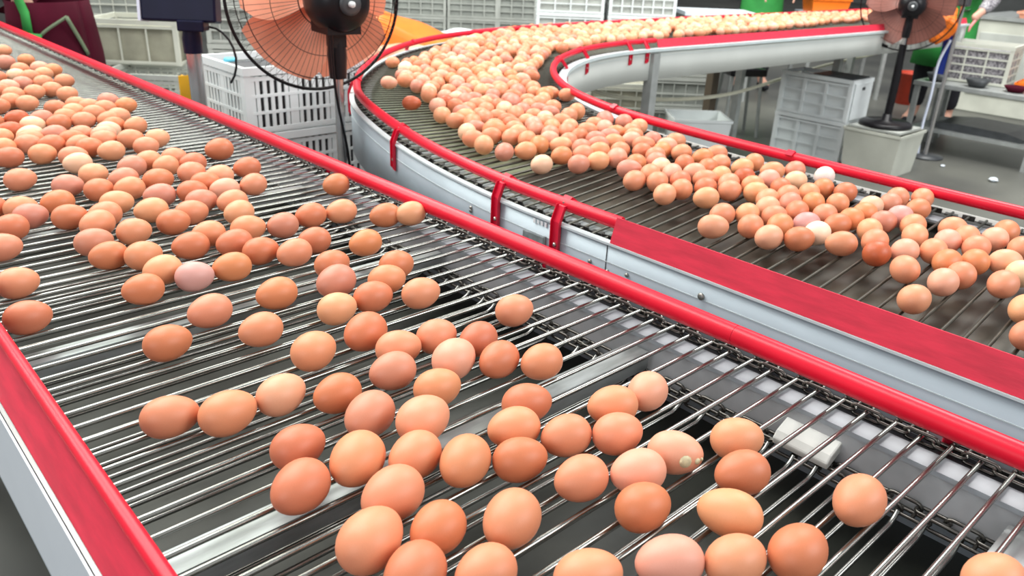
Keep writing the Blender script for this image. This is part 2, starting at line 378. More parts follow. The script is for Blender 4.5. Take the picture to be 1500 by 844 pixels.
# flat red bands on the straight pieces
bo = [p for p in ON if p[1] < 0.74 and p[0] < 1.0]
cb(MB().sweep(bo, [(0.017, 0.0), (0.0195, 0.001), (0.008, 0.040), (0.004, 0.039)]), 'red_band', M_REDBAND)
bi = [p for p in IN_ if p[0] > 2.93]
cb(MB().sweep(bi, [(0.012, 0.0), (0.015, 0.001), (0.000, 0.036), (-0.004, 0.035)]), 'red_band', M_REDBAND)
# pan
n = min(len(ON), len(IN_)) 
def resample(P, n):
    L = [0]
    for a, b in zip(P, P[1:]): L.append(L[-1] + (b - a).length)
    out = []; j = 0
    for i in range(n):
        s = L[-1] * i / (n - 1)
        while j < len(P) - 2 and L[j + 1] < s: j += 1
        t = (s - L[j]) / max(1e-9, L[j + 1] - L[j]); out.append(P[j].lerp(P[j + 1], min(1, t)))
    return out
# rods pair the two edges: straight part, bend part, straight part
def split(P, f1, f2):
    a = [p for p in P if f1(p)]; c = [p for p in P if f2(p)]; b = [p for p in P if not f1(p) and not f2(p)]
    return a, [a[-1]] + b + [c[0]], c
oa, ob, oc = split(OUT, lambda p: p.y < 1.02 and p.x < 1.3, lambda p: p.x > 2.75)
ia, ib, ic = split(INN, lambda p: p.y < 1.12 and p.x < 1.8, lambda p: p.x > 2.75)
nA, nB, nC = 53, 88, 125
RO = resample(oa, nA)[:-1] + resample(ob, nB)[:-1] + resample(oc, nC)
RI = resample(ia, nA)[:-1] + resample(ib, nB)[:-1] + resample(ic, nC)
pan = MB()
vs = [];
for a, b in zip(RO, RI): vs += [(a.x, a.y, -0.034), (b.x, b.y, -0.034)]
pan.add(vs, [(2 * i, 2 * i + 1, 2 * i + 3, 2 * i + 2) for i in range(len(RO) - 1)])
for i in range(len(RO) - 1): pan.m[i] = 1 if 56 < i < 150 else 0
vs = [(x, y, z - 0.003) for x, y, z in vs]; pan.add(vs, [(2 * i, 2 * i + 1, 2 * i + 3, 2 * i + 2) for i in range(len(RO) - 1)])
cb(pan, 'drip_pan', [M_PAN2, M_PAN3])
unit = MB().tube([(0, 0, 0), (0.5, 0, 0), (1, 0, 0)], 0.0026, 6).build('rod', M_ROD2, bend)
first = True; far_rods = MB(); links = MB()
for i, (a, b) in enumerate(zip(RO, RI)):
    d = b - a; L = d.length; u = d / L
    if i < 140:
        o = unit if first else inst(unit, 'rod', (0, 0, 0), 0, bend); first = False
        o.location = boff + a + Vector((0, 0, -0.0026)) - u * 0.004; o.rotation_euler = (0, 0, math.atan2(d.y, d.x)); o.scale = (L + 0.004, 1, 1)
    else:
        far_rods.tube([a + Vector((0, 0, -.0026)), b + Vector((0, 0, -.0026))], 0.0026, 5)
    for q, s in ((a, 1), (b, -1)):
        w = math.atan2(d.y, d.x)
        links.box((q.x + s * u.x * (0.006 if i % 2 else 0.012), q.y + s * u.y * (0.006 if i % 2 else 0.012), -0.004), (0.003 if i % 2 else 0.012, 0.021, 0.009 if i % 2 else 0.003), w)
tag(cb(far_rods, 'far_rods', M_ROD2), 'rods of the receding straight run', kind='stuff')
tag(cb(links, 'drive_chain', M_CHAIN), 'dark chain along both edges', kind='stuff')
# chain guides under the rod ends
cb(MB().sweep(IN_, [(-0.062, -0.012), (-0.030, -0.012), (-0.030, -0.0075), (-0.062, -0.0075)]), 'chain_guide', M_LEDGE)
cb(MB().sweep(ON, [(-0.040, -0.012), (-0.018, -0.012), (-0.018, -0.0075), (-0.040, -0.0075)]), 'chain_guide', M_BAR)
cb(MB().sweep(IN_, [(-0.029, -0.016), (0.0155, -0.016), (0.0155, -0.012), (-0.029, -0.012)]), 'chain_shade_strip', M_BLACK)  # black strip added to paint the gap under the inner chain dark
cb(MB().sweep(ON, [(-0.017, -0.016), (0.0155, -0.016), (0.0155, -0.012), (-0.017, -0.012)]), 'chain_shade_strip', M_BLACK)  # same added shade strip under the outer chain
# rail brackets
def nearest(N, x, y): return min(N, key=lambda p: (p[0] - x) ** 2 + (p[1] - y) ** 2)
def bracket(N, x, y, rail_off):
    px, py, nx, ny = nearest(N, x, y); tx, ty = -ny, nx; s = 0.0185
    m = MB(); hw = 0.0085
    def sec(o, z): return [(px + nx * o + tx * w, py + ny * o + ty * w, z) for w in (-hw, hw)]
    path = [(s + .001, -0.060), (s + .001, 0.002), (rail_off + .010, 0.026), (rail_off - .002, 0.0415), (rail_off - .012, 0.034)]
    path2 = [(s + .0035, -0.060), (s + .0035, 0.003), (rail_off + .012, 0.0285), (rail_off - .002, 0.044), (rail_off - .0145, 0.0355)]
    vs = []
    for (o1, z1), (o2, z2) in zip(path, path2): vs += sec(o1, z1) + sec(o2, z2)
    fs = []
    for i in range(4):
        b = 4 * i
        fs += [(b, b + 4, b + 5, b + 1), (b + 2, b + 3, b + 7, b + 6), (b, b + 2, b + 6, b + 4), (b + 1, b + 5, b + 7, b + 3)]
    fs += [(0, 1, 3, 2), (16, 18, 19, 17)]
    m.add(vs, fs)
    # side flanges of the pressed channel
    for w in (-hw, hw):
        q = [(px + nx * o + tx * w, py + ny * o + ty * w, z) for o, z in ((s + .0035, -.058), (s + .0085, -.052), (s + .0085, 0.004), (rail_off + .016, 0.031), (rail_off + .010, 0.031), (s + .0035, 0.003))]
        q2 = [(x + tx * (.0014 if w > 0 else -.0014), y + ty * (.0014 if w > 0 else -.0014), z) for x, y, z in q]
        m.add(q + q2, [(0, 1, 2, 3, 4, 5), (11, 10, 9, 8, 7, 6)] + [(i, (i + 1) % 6, (i + 1) % 6 + 6, i + 6) for i in range(6)])
    br = cb(m, 'rail_bracket', M_BRACKET)
    Rm = Vector((nx, ny, 0)).to_track_quat('Z', 'Y').to_matrix()
    bolt = MB().lathe([(0.0038, 0), (0.0038, 0.003), (0.0022, 0.0042), (0.0001, 0.0042)], 6, (px + nx * (s + .0035), py + ny * (s + .0035), -0.036), M=Rm, smooth=False).build('bolt', M_BOLT, br)
    b2 = MB().lathe([(0.003, 0), (0.003, 0.003), (0.0001, 0.003)], 6, (px + nx * (rail_off + .0075), py + ny * (rail_off + .0075), 0.0325), M=Matrix.Rotation(0, 3, 'X'), smooth=False).build('bolt', M_BOLT, br)
for x, y in ((0.921, 0.845), (0.926, 1.02), (1.01, 1.45), (1.235, 1.98), (1.9, 2.62), (3.2, 2.88), (4.6, 2.85)): bracket(ON, x, y, 0.0)
for x, y in ((1.555, 0.80), (1.60, 1.32), (2.12, 2.03), (2.40, 2.18), (2.74, 2.245), (2.88, 2.25)): bracket(IN_, x, y, -0.010)
# plate details: bolt heads, joint line, recess with a small cover, white dabs painted as glints
def plate_bolt(x, y, z, r=0.004):
    px, py, nx, ny = nearest(ON, x, y); s = 0.0185
    Rm = Vector((nx, ny, 0)).to_track_quat('Z', 'Y').to_matrix()
    cb(MB().lathe([(r, 0), (r, .002), (r * .6, .0035), (.0001, .0035)], 10, (px + nx * s, py + ny * s, z), M=Rm), 'bolt', M_BOLT)
for x, y, z in ((.921, .556, -.027), (.926, 1.085, -.040), (.926, 1.098, -.047), (.926, 1.072, -.046), (.921, .73, -.047), (.921, .765, -.042), (.921, .778, -.050), (.921, .70, -.040)): plate_bolt(x, y, z, 0.0035 if y != .556 else .0055)
cb(MB().box((0.9025, 0.742, -0.068), (0.0012, 0.0012, 0.13)), 'plate_joint', M_CHAIN)
m = MB(); m.box((0.9015, 0.905, -0.046), (0.003, 0.050, 0.024)); m.box((0.9005, 0.876, -0.046), (0.004, 0.003, 0.032)); cb(m, 'cover_plate', M_BAR)
m = MB()
for dy, h in ((0, .008), (.009, .006), (.018, .007), (.027, .008)): m.box((0.9018, 0.905 - dy, -0.010), (0.0006, 0.005, h))
cb(m, 'painted_glints', M_GLINT)
# legs
for x, y in ((0.94, 0.2), (1.53, 0.2), (1.53, 1.05), (1.1, 1.78), (1.9, 1.85), (2.91, 2.235), (2.93, 2.87), (5.22, 2.50), (4.62, 2.84), (6.0, 2.1), (6.0, 2.78)):
    w = 0.045 if x > 2.5 else .035
    if (x, y) == (1.1, 1.78): x, y = 1.22, 1.80
    cb(MB().box((x, y, (FLOOR - 0.02) / 2), (w, w, -FLOOR - 0.02)), 'leg', M_TABLE)
cb(MB().box((2.93, 2.55, -0.12), (.04, .64, .03)), 'cross_bar', M_BAR)

# scraps on the belts
m = MB(); m.sweep([(1.46, 1.02, 1, 0), (1.47, 1.05, 1, .1), (1.485, 1.085, 1, 0)], [(0, 0.001), (0.035, 0.001), (0.04, 0.004), (0.012, 0.006)])
tag(m.build('plastic_scrap', M_SCRAP), 'green plastic scrap lying on the rods beside the far red rail', 'scrap')

# ------------------------------------------------------------------ eggs
TONE = {'n': (.79, .310, .165), 'o': (.85, .385, .205), 'r': (.67, .215, .105), 'R': (.56, .125, .052), 'd': (.76, .275, .118), 'p': (.87, .55, .35),
        'k': (.85, .395, .265), 'm': (.67, .265, .180), 'M': (.67, .335, .305), 'w': (.92, .74, .52), 'W': (.90, .74, .68)}
# measured eggs: x, y, height above belt, radius, length ratio, yaw, tone, belt, label
EGGS = [
(0.2445,0.3971,0.0213,0.0221,1.33,0.38,'n',0,'medium brown egg, leftmost of 3 of the bottom-edge heap left of centre'),
(0.2505,0.3515,0.0175,0.0208,1.26,0.35,'r',0,'reddish-brown egg, leftmost of 3 below centre near the bottom edge'),
(0.3415,0.3502,0.0175,0.0215,1.27,0.35,'n',0,'medium brown egg, rightmost of 3 below centre near the bottom edge'),
(0.3434,0.2711,0.0169,0.0195,1.34,-0.35,'n',0,'medium brown egg, leftmost of 3 along the bottom edge, right half'),
(0.2906,0.3217,0.0154,0.0195,1.27,0.02,'n',0,'medium brown egg, second from left of 3 below centre near the bottom edge'),
(0.2879,0.4325,0.018,0.0218,1.3,0.17,'n',0,'medium brown egg, second from left of 3 of the bottom-edge heap left of centre'),
(0.4843,0.1868,0.0164,0.0202,1.32,0.01,'r',0,'reddish-brown egg, leftmost of 2 right of the white-block group'),
(0.5688,0.0783,0.0161,0.0195,1.31,-0.25,'n',0,'medium brown egg at the bottom right corner'),
(0.4001,0.243,0.0165,0.0195,1.34,-0.52,'k',0,'pinkish tan egg, second from left of 3 along the bottom edge, right half'),
(0.4405,0.2125,0.0152,0.0195,1.32,-0.17,'n',0,'medium brown egg, rightmost of 3 along the bottom edge, right half'),
(0.2367,0.4876,0.0175,0.0211,1.28,0.35,'r',0,'reddish-brown egg, rightmost of 2 at the lower left'),
(0.2905,0.4885,0.0192,0.0221,1.28,0.49,'n',0,'medium brown egg, leftmost of 4 in the lower middle chain'),
(0.2923,0.3792,0.0163,0.0196,1.26,0.26,'r',0,'reddish-brown egg, rightmost of 3 of the bottom-edge heap left of centre'),
(0.3599,0.4295,0.0182,0.0211,1.28,0.44,'n',0,'medium brown egg, rightmost of 4 in the lower middle chain'),
(0.4802,0.2447,0.0174,0.0195,1.33,-1.13,'o',0,'light orange-brown egg, second from left of 4 left of the white guide block'),
(0.5782,0.1852,0.016,0.0201,1.34,0.1,'n',0,'medium brown egg, rightmost of 2 right of the white-block group'),
(0.4353,0.2955,0.0152,0.0196,1.26,-0.17,'r',0,'reddish-brown egg, rightmost of 3 in the lower middle cluster right'),
(0.3685,0.4995,0.0217,0.0217,1.29,0.17,'o',0,'light orange-brown egg, second from right of 4 in the lower middle chain'),
(0.3318,0.463,0.0179,0.0202,1.32,0.26,'n',0,'medium brown egg, second from left of 4 in the lower middle chain'),
(0.422,0.3517,0.0161,0.0195,1.27,-0.17,'n',0,'medium brown egg, leftmost of 3 in the lower middle cluster right'),
(0.4655,0.3262,0.0171,0.0195,1.29,-0.35,'k',0,'pinkish tan egg, second from left of 3 in the lower middle cluster right'),
(0.5358,0.2688,0.0155,0.0195,1.31,-0.35,'r',0,'reddish-brown egg, rightmost of 4 left of the white guide block'),
(0.3376,0.5419,0.0172,0.021,1.31,0.35,'m',0,'mauve-brown egg, second from left of 3 just left of the central clump'),
(0.239,0.6251,0.0177,0.0208,1.33,0.09,'n',0,'medium brown egg, second from left of 3 in the slanting row at left'),
(0.4018,0.4047,0.0149,0.0195,1.28,-0.35,'r',0,'reddish-brown egg, second from left of 4 in the column right of lower centre'),
(0.2642,0.5412,0.0148,0.0195,1.31,0.09,'r',0,'reddish-brown egg, leftmost of 2 at the lower left'),
(0.5145,0.3238,0.0157,0.0195,1.27,-0.44,'k',0,'pinkish tan egg, leftmost of 4 left of the white guide block'),
(0.1966,0.6532,0.0166,0.0195,1.34,-0.21,'n',0,'medium brown egg, leftmost of 3 in the slanting row at left'),
(0.4586,0.4045,0.0148,0.0195,1.27,-0.23,'n',0,'medium brown egg, rightmost of 4 in the column right of lower centre'),
(0.426,0.4395,0.0187,0.0195,1.29,-0.35,'n',0,'medium brown egg, leftmost of 4 in the column right of lower centre'),
(0.5748,0.2992,0.0173,0.0195,1.29,-0.52,'o',0,'light orange-brown egg, second from right of 4 left of the white guide block'),
(0.498,0.3762,0.0155,0.0195,1.28,-0.26,'n',0,'medium brown egg, second from left of 3 in the knot by the cross bar'),
(0.2925,0.6254,0.0167,0.0198,1.33,0.26,'k',0,'pinkish tan egg, rightmost of 3 in the slanting row at left'),
(0.4636,0.5733,0.0198,0.0215,1.28,0.35,'k',0,'pinkish tan egg, third from left of 5 in the clump at near-belt centre'),
(0.4657,0.4638,0.0176,0.0195,1.3,-0.35,'r',0,'reddish-brown egg, second from right of 4 in the column right of lower centre'),
(0.5278,0.4088,0.0174,0.0195,1.31,-0.44,'n',0,'medium brown egg, leftmost of 3 in the knot by the cross bar'),
(0.3358,0.5957,0.0148,0.0195,1.29,0.08,'r',0,'reddish-brown egg, leftmost of 3 just left of the central clump'),
(0.3591,0.6807,0.0184,0.021,1.26,0.26,'n',0,'medium brown egg, leftmost of 3 below the knot above centre'),
(0.4178,0.5426,0.0158,0.0195,1.3,-0.1,'n',0,'medium brown egg, second from left of 5 in the clump at near-belt centre'),
(0.5768,0.4056,0.0156,0.0195,1.26,0.21,'k',0,'pinkish tan egg, rightmost of 3 in the knot by the cross bar'),
(0.4015,0.5969,0.016,0.0198,1.29,-0.08,'m',0,'mauve-brown egg, rightmost of 3 just left of the central clump'),
(0.4236,0.682,0.0196,0.0215,1.31,0.35,'r',0,'reddish-brown egg, second from left of 3 below the knot above centre'),
(0.2479,0.792,0.0178,0.0196,1.32,0.05,'r',0,'reddish-brown egg, leftmost of 3 in the gap left of centre'),
(0.5011,0.5451,0.0173,0.0195,1.33,0.26,'r',0,'reddish-brown egg, rightmost of 5 in the clump at near-belt centre'),
(0.5354,0.5153,0.0159,0.0195,1.26,-0.08,'n',0,'medium brown egg, rightmost of 2 between central clump and right chain'),
(0.4324,0.6302,0.0185,0.0195,1.31,-0.24,'n',0,'medium brown egg, rightmost of 3 below the knot above centre'),
(0.339,0.7624,0.0166,0.0195,1.3,0.01,'n',0,'medium brown egg, rightmost of 3 in the gap left of centre'),
(0.4825,0.6282,0.0178,0.0195,1.26,-0.0,'n',0,'medium brown egg, leftmost of 5 in the clump at near-belt centre'),
(0.5158,0.5967,0.0155,0.0195,1.3,0.22,'r',0,'reddish-brown egg, second from right of 5 in the clump at near-belt centre'),
(0.1523,0.9505,0.0152,0.0195,1.29,0.0,'r',0,'reddish-brown egg, rightmost of 2 beside the left red band'),
(0.3154,0.8425,0.016,0.02,1.33,0.11,'n',0,'medium brown egg, second from left of 3 in the gap left of centre'),
(0.4702,0.8213,0.0202,0.0212,1.33,0.23,'m',0,'mauve-brown egg, third from left of 5 in the knot above the near-belt centre'),
(0.4354,0.7606,0.0154,0.0195,1.28,0.02,'o',0,'light orange-brown egg, second from right of 5 in the knot above the near-belt centre'),
(1.0361,0.195,0.0181,0.0195,1.28,-0.41,'n',1,"medium brown egg, rightmost of 5 at the curved belt's right edge"),
(0.3992,0.8419,0.0156,0.0201,1.32,0.05,'d',0,'warm tan-brown egg, leftmost of 5 in the knot above the near-belt centre'),
(0.5984,0.6258,0.0166,0.0196,1.27,-0.12,'n',0,'medium brown egg, leftmost of 2 between central clump and right chain'),
(0.2785,0.9513,0.0149,0.0195,1.28,-0.09,'r',0,'reddish-brown egg, leftmost of 3 beside the pinkish-mauve egg'),
(0.1672,1.0586,0.016,0.0195,1.27,0.06,'n',0,'medium brown egg, leftmost of 2 beside the left red band'),
(0.4869,0.7618,0.0162,0.0195,1.31,-0.08,'r',0,'reddish-brown egg, rightmost of 5 in the knot above the near-belt centre'),
(0.5395,0.7345,0.0165,0.0197,1.33,-0.03,'n',0,'medium brown egg, rightmost of 4 right of the knot above centre'),
(0.3429,0.952,0.0154,0.0195,1.25,-0.15,'M',0,'pinkish mauve egg, rightmost of 3 beside the pinkish-mauve egg'),
(1.1161,0.2236,0.0181,0.0195,1.33,-0.03,'o',1,"light orange-brown egg, second from right of 5 at the curved belt's right edge"),
(0.3164,0.9878,0.0191,0.0195,1.27,0.03,'o',0,'light orange-brown egg, second from left of 3 beside the pinkish-mauve egg'),
(0.5279,0.7925,0.0179,0.0195,1.32,-0.12,'n',0,'medium brown egg, second from left of 4 right of the knot above centre'),
(1.0331,0.3291,0.0181,0.0195,1.29,-0.08,'o',1,'light orange-brown egg, leftmost of 2 foremost on the curved belt'),
(0.5639,0.8226,0.0194,0.02,1.26,0.02,'r',0,'reddish-brown egg, second from right of 4 right of the knot above centre'),
(0.3927,0.9525,0.0158,0.0195,1.32,-0.1,'d',0,'warm tan-brown egg, leftmost of 4 below the string right of the pile'),
(0.4981,0.8767,0.0187,0.0195,1.3,0.09,'r',0,'reddish-brown egg, second from left of 5 in the knot above the near-belt centre'),
(0.2822,1.0877,0.0148,0.0195,1.29,-0.12,'r',0,"reddish-brown egg, second from left of 4 in the upper-left pile's lower left"),
(0.3172,1.057,0.017,0.0195,1.29,0.13,'n',0,"medium brown egg, rightmost of 4 in the upper-left pile's lower left"),
(0.1802,1.1985,0.0158,0.0195,1.33,0.0,'n',0,'medium brown egg, second from left of 7 at the left image edge, mid height'),
(1.1222,0.3281,0.0181,0.0195,1.27,0.06,'k',1,'pinkish tan egg, rightmost of 2 foremost on the curved belt'),
(1.1843,0.2722,0.0181,0.0195,1.29,0.03,'n',1,"medium brown egg, second from left of 5 at the curved belt's right edge"),
(0.4807,0.9484,0.0166,0.0195,1.33,0.11,'n',0,'medium brown egg, second from left of 6 in the string right of the pile'),
(0.448,0.9812,0.0167,0.0195,1.32,-0.04,'r',0,'reddish-brown egg, rightmost of 4 below the string right of the pile'),
(0.2817,1.1457,0.017,0.0195,1.34,0.02,'m',0,"mauve-brown egg, leftmost of 4 in the upper-left pile's lower left"),
(0.3057,1.2088,0.0204,0.0205,1.3,0.42,'n',0,"medium brown egg, leftmost of 3 in the upper-left pile's middle string"),
(0.4327,1.0316,0.0162,0.0198,1.33,0.0,'r',0,'reddish-brown egg, second from left of 4 below the string right of the pile'),
(0.3819,1.0603,0.0149,0.0196,1.32,-0.1,'r',0,"reddish-brown egg, third from left of 5 in the upper-left pile's lower right"),
(1.1736,0.3225,0.0181,0.0195,1.26,0.2,'n',1,"medium brown egg, leftmost of 5 at the curved belt's right edge"),
(1.1289,0.3833,0.0183,0.0197,1.27,0.64,'n',1,'medium brown egg, second from left of 3 around the deep red egg, right'),
(1.2514,0.2703,0.0181,0.0195,1.32,0.04,'p',1,"pale sandy egg, third from left of 5 at the curved belt's right edge"),
(0.3378,1.1511,0.0189,0.0195,1.25,0.01,'n',0,"medium brown egg, second from right of 4 in the upper-left pile's lower left"),
(0.5805,0.9249,0.0157,0.0195,1.32,0.07,'d',0,'warm tan-brown egg, leftmost of 4 right of the knot above centre'),
(0.209,1.2793,0.015,0.0195,1.25,-0.03,'r',0,'reddish-brown egg, third from left of 7 at the left image edge, mid height'),
(0.5285,0.9784,0.0148,0.0195,1.27,-0.11,'r',0,'reddish-brown egg, third from right of 6 in the string right of the pile'),
(0.4198,1.0889,0.0156,0.0195,1.27,-0.04,'n',0,"medium brown egg, rightmost of 5 in the upper-left pile's lower right"),
(1.2069,0.3552,0.0181,0.0195,1.3,-0.01,'d',1,"warm tan-brown egg, second from left of 7 in the curved belt's right clump"),
(1.2462,0.3295,0.0181,0.0195,1.28,0.22,'d',1,"warm tan-brown egg, second from right of 7 in the curved belt's right clump"),
(1.2835,0.3,0.0181,0.0195,1.29,-0.57,'k',1,'pinkish tan egg, second from left of 4 by the far rail, right edge'),
(0.4721,1.0697,0.0191,0.0195,1.34,-0.12,'n',0,'medium brown egg, second from right of 4 below the string right of the pile'),
(1.1593,0.4369,0.0181,0.0195,1.27,0.01,'R',1,'deep red-brown egg, leftmost of 3 around the deep red egg, right'),
(0.2429,1.31,0.0171,0.0195,1.27,0.04,'m',0,'mauve-brown egg, third from right of 7 at the left image edge, mid height'),
(0.521,1.0581,0.0165,0.0196,1.25,0.01,'m',0,'mauve-brown egg, leftmost of 6 in the string right of the pile'),
(0.4006,1.1693,0.0151,0.0195,1.26,-0.03,'r',0,"reddish-brown egg, second from left of 5 in the upper-left pile's lower right"),
(0.2874,1.2772,0.016,0.0195,1.3,-0.06,'r',0,'reddish-brown egg, rightmost of 7 at the left image edge, mid height'),
(1.2042,0.4141,0.0181,0.0195,1.29,0.02,'k',1,'pinkish tan egg, rightmost of 3 around the deep red egg, right'),
(1.2424,0.3875,0.0181,0.0195,1.32,0.26,'n',1,"medium brown egg, leftmost of 7 in the curved belt's right clump"),
(0.331,1.2559,0.0174,0.0195,1.26,0.0,'n',0,"medium brown egg, second from left of 3 in the upper-left pile's middle string"),
(1.1534,0.4908,0.0181,0.0195,1.28,-0.6,'n',1,'medium brown egg, rightmost of 5 around the cream egg'),
(0.2061,1.3884,0.0148,0.0195,1.3,0.26,'r',0,'reddish-brown egg, leftmost of 7 at the left image edge, mid height'),
(0.2416,1.3601,0.0154,0.0195,1.26,0.01,'n',0,'medium brown egg, fourth from left of 7 at the left image edge, mid height'),
(1.3131,0.3508,0.0181,0.0195,1.25,-0.11,'n',1,"medium brown egg, rightmost of 7 in the curved belt's right clump"),
(1.3659,0.3046,0.0181,0.0195,1.3,0.0,'n',1,'medium brown egg, rightmost of 4 by the far rail, right edge'),
(0.391,1.2316,0.0186,0.0195,1.33,-0.02,'o',0,"light orange-brown egg, leftmost of 5 in the upper-left pile's lower right"),
(1.12,0.5415,0.0181,0.0195,1.3,-0.35,'r',1,'reddish-brown egg, leftmost of 5 around the cream egg'),
(1.0856,0.575,0.0181,0.0195,1.28,-0.1,'k',1,'pinkish tan egg, third from left of 5 in the bunch left of cream egg'),
(1.2063,0.4628,0.0181,0.0195,1.25,0.06,'n',1,'medium brown egg, fourth from left of 7 behind the deep red egg'),
(0.5741,1.0688,0.0189,0.0195,1.32,0.04,'r',0,'reddish-brown egg, third from left of 6 in the string right of the pile'),
(0.4935,1.1472,0.0177,0.0195,1.26,0.18,'o',0,"light orange-brown egg, third from right of 7 at the pile's right tip"),
(0.4394,1.1968,0.015,0.0195,1.34,-0.01,'n',0,"medium brown egg, second from right of 5 in the upper-left pile's lower right"),
(1.303,0.3913,0.0181,0.0195,1.26,0.03,'k',1,"pinkish tan egg, third from left of 7 in the curved belt's right clump"),
(0.2927,1.3585,0.0165,0.0195,1.29,0.05,'r',0,'reddish-brown egg, second from right of 7 at the left image edge, mid height'),
(0.671,1.0082,0.0164,0.0195,1.33,-0.12,'r',0,'reddish-brown egg, leftmost of 2 nearest the middle red rail'),
(1.1694,0.5377,0.0181,0.0195,1.27,-0.04,'w',1,'cream-coloured egg, third from left of 5 around the cream egg'),
(0.3632,1.302,0.0174,0.0195,1.34,-0.01,'o',0,"light orange-brown egg, rightmost of 3 in the upper-left pile's middle string"),
(1.2863,0.4342,0.0181,0.0195,1.3,0.36,'o',1,'light orange-brown egg, third from left of 5 left of the bare steel patch'),
(0.7045,0.9863,0.0187,0.0195,1.31,-0.08,'o',0,'light orange-brown egg, rightmost of 2 nearest the middle red rail'),
(1.382,0.3474,0.0181,0.0195,1.31,-0.04,'k',1,'pinkish tan egg, leftmost of 4 by the far rail, right edge'),
(0.6252,1.0633,0.0167,0.0195,1.33,-0.05,'n',0,'medium brown egg, rightmost of 6 in the string right of the pile'),
(1.3496,0.3792,0.0181,0.0195,1.26,0.14,'n',1,"medium brown egg, third from right of 7 in the curved belt's right clump"),
(1.057,0.6566,0.0181,0.0195,1.29,-0.61,'o',1,'light orange-brown egg, leftmost of 2 in the separate pair, curved belt'),
(1.1105,0.6217,0.0181,0.0195,1.31,0.19,'n',1,'medium brown egg, second from left of 5 in the bunch left of cream egg'),
(0.4701,1.2317,0.0186,0.0195,1.34,0.05,'m',0,"mauve-brown egg, leftmost of 7 at the pile's right tip"),
(1.2544,0.4929,0.0181,0.0195,1.26,0.41,'o',1,'light orange-brown egg, second from left of 7 behind the deep red egg'),
(1.1511,0.5944,0.0181,0.0195,1.32,0.05,'d',1,'warm tan-brown egg, rightmost of 5 in the bunch left of cream egg'),
(0.5087,1.2028,0.018,0.0195,1.32,0.05,'n',0,"medium brown egg, fourth from left of 7 at the pile's right tip"),
(1.2313,0.5372,0.0181,0.0195,1.34,-0.15,'r',1,'reddish-brown egg, second from right of 5 around the cream egg'),
(1.1976,0.5716,0.0181,0.0195,1.31,-0.18,'M',1,'pinkish mauve egg, second from left of 5 around the cream egg'),
(1.436,0.3483,0.0181,0.0195,1.32,0.23,'d',1,'warm tan-brown egg, second from right of 4 by the far rail, right edge'),
(0.4297,1.3015,0.0177,0.0195,1.33,-0.15,'m',0,"mauve-brown egg, second from left of 7 in the upper-left pile's right half"),
(1.3805,0.4108,0.0181,0.0195,1.28,-0.37,'o',1,"light orange-brown egg, fourth from left of 7 in the curved belt's right clump"),
(1.3364,0.4586,0.0181,0.0195,1.33,-0.0,'n',1,'medium brown egg, second from left of 5 left of the bare steel patch'),
(0.4045,1.3659,0.0178,0.0197,1.28,0.02,'n',0,"medium brown egg, second from left of 5 in the upper-left pile's centre"),
(0.3641,1.3908,0.0164,0.0195,1.25,0.21,'r',0,'reddish-brown egg, rightmost of 3 beside the palest near-belt egg'),
(0.4783,1.2874,0.0189,0.0195,1.28,-0.1,'r',0,"reddish-brown egg, third from right of 7 in the upper-left pile's right half"),
(1.3146,0.4972,0.0181,0.0195,1.27,-0.22,'m',1,'mauve-brown egg, third from right of 7 behind the deep red egg'),
(1.1195,0.6831,0.0181,0.0195,1.3,0.0,'n',1,'medium brown egg, rightmost of 2 in the separate pair, curved belt'),
(0.4609,1.3905,0.0172,0.0203,1.34,0.14,'r',0,"reddish-brown egg, leftmost of 7 in the upper-left pile's right half"),
(1.1865,0.6243,0.0181,0.0195,1.26,-0.12,'n',1,'medium brown egg, second from right of 5 in the bunch left of cream egg'),
(0.3302,1.4395,0.017,0.0195,1.28,-0.23,'m',0,'mauve-brown egg, leftmost of 3 beside the palest near-belt egg'),
(1.2844,0.5381,0.0181,0.0195,1.31,-0.07,'d',1,'warm tan-brown egg, rightmost of 4 behind the cream egg, rightward'),
(1.1596,0.6586,0.0181,0.0195,1.31,0.29,'o',1,'light orange-brown egg, leftmost of 5 in the bunch left of cream egg'),
(0.2769,1.5108,0.0195,0.0195,1.33,0.16,'n',0,'medium brown egg alone below the far left pile'),
(1.2675,0.5767,0.0181,0.0195,1.3,0.04,'n',1,'medium brown egg, leftmost of 4 behind the cream egg, rightward'),
(0.5302,1.28,0.0155,0.0195,1.31,-0.16,'k',0,"pinkish tan egg, third from left of 7 at the pile's right tip"),
(1.2407,0.6142,0.0181,0.0195,1.26,0.26,'r',1,'reddish-brown egg, third from left of 7 below the almost white egg'),
(1.3699,0.4932,0.0181,0.0195,1.32,-0.18,'M',1,'pinkish mauve egg, leftmost of 5 left of the bare steel patch'),
(1.3349,0.5387,0.0181,0.0195,1.29,-0.09,'d',1,'warm tan-brown egg, leftmost of 7 behind the deep red egg'),
(0.5144,1.3206,0.0195,0.0195,1.3,-0.17,'r',0,"reddish-brown egg, rightmost of 7 in the upper-left pile's right half"),
(1.22,0.6582,0.0181,0.0195,1.26,-0.02,'k',1,'pinkish tan egg, third from left of 9 in the strings behind that bunch'),
(0.4144,1.424,0.0188,0.0195,1.32,0.07,'m',0,"mauve-brown egg, leftmost of 5 in the upper-left pile's centre"),
(0.6947,1.195,0.0165,0.0198,1.25,0.03,'r',0,'reddish-brown egg, second from right of 6 in the string right of the pile'),
(0.58,1.2764,0.0165,0.0195,1.28,0.22,'n',0,"medium brown egg, rightmost of 7 at the pile's right tip"),
(0.6281,1.5215,0.02,0.0222,1.27,-0.05,'r',0,'reddish-brown egg alone above the upper-left pile'),
(0.4515,1.4916,0.0191,0.0203,1.27,0.09,'m',0,"mauve-brown egg, third from left of 5 in the upper-left pile's centre"),
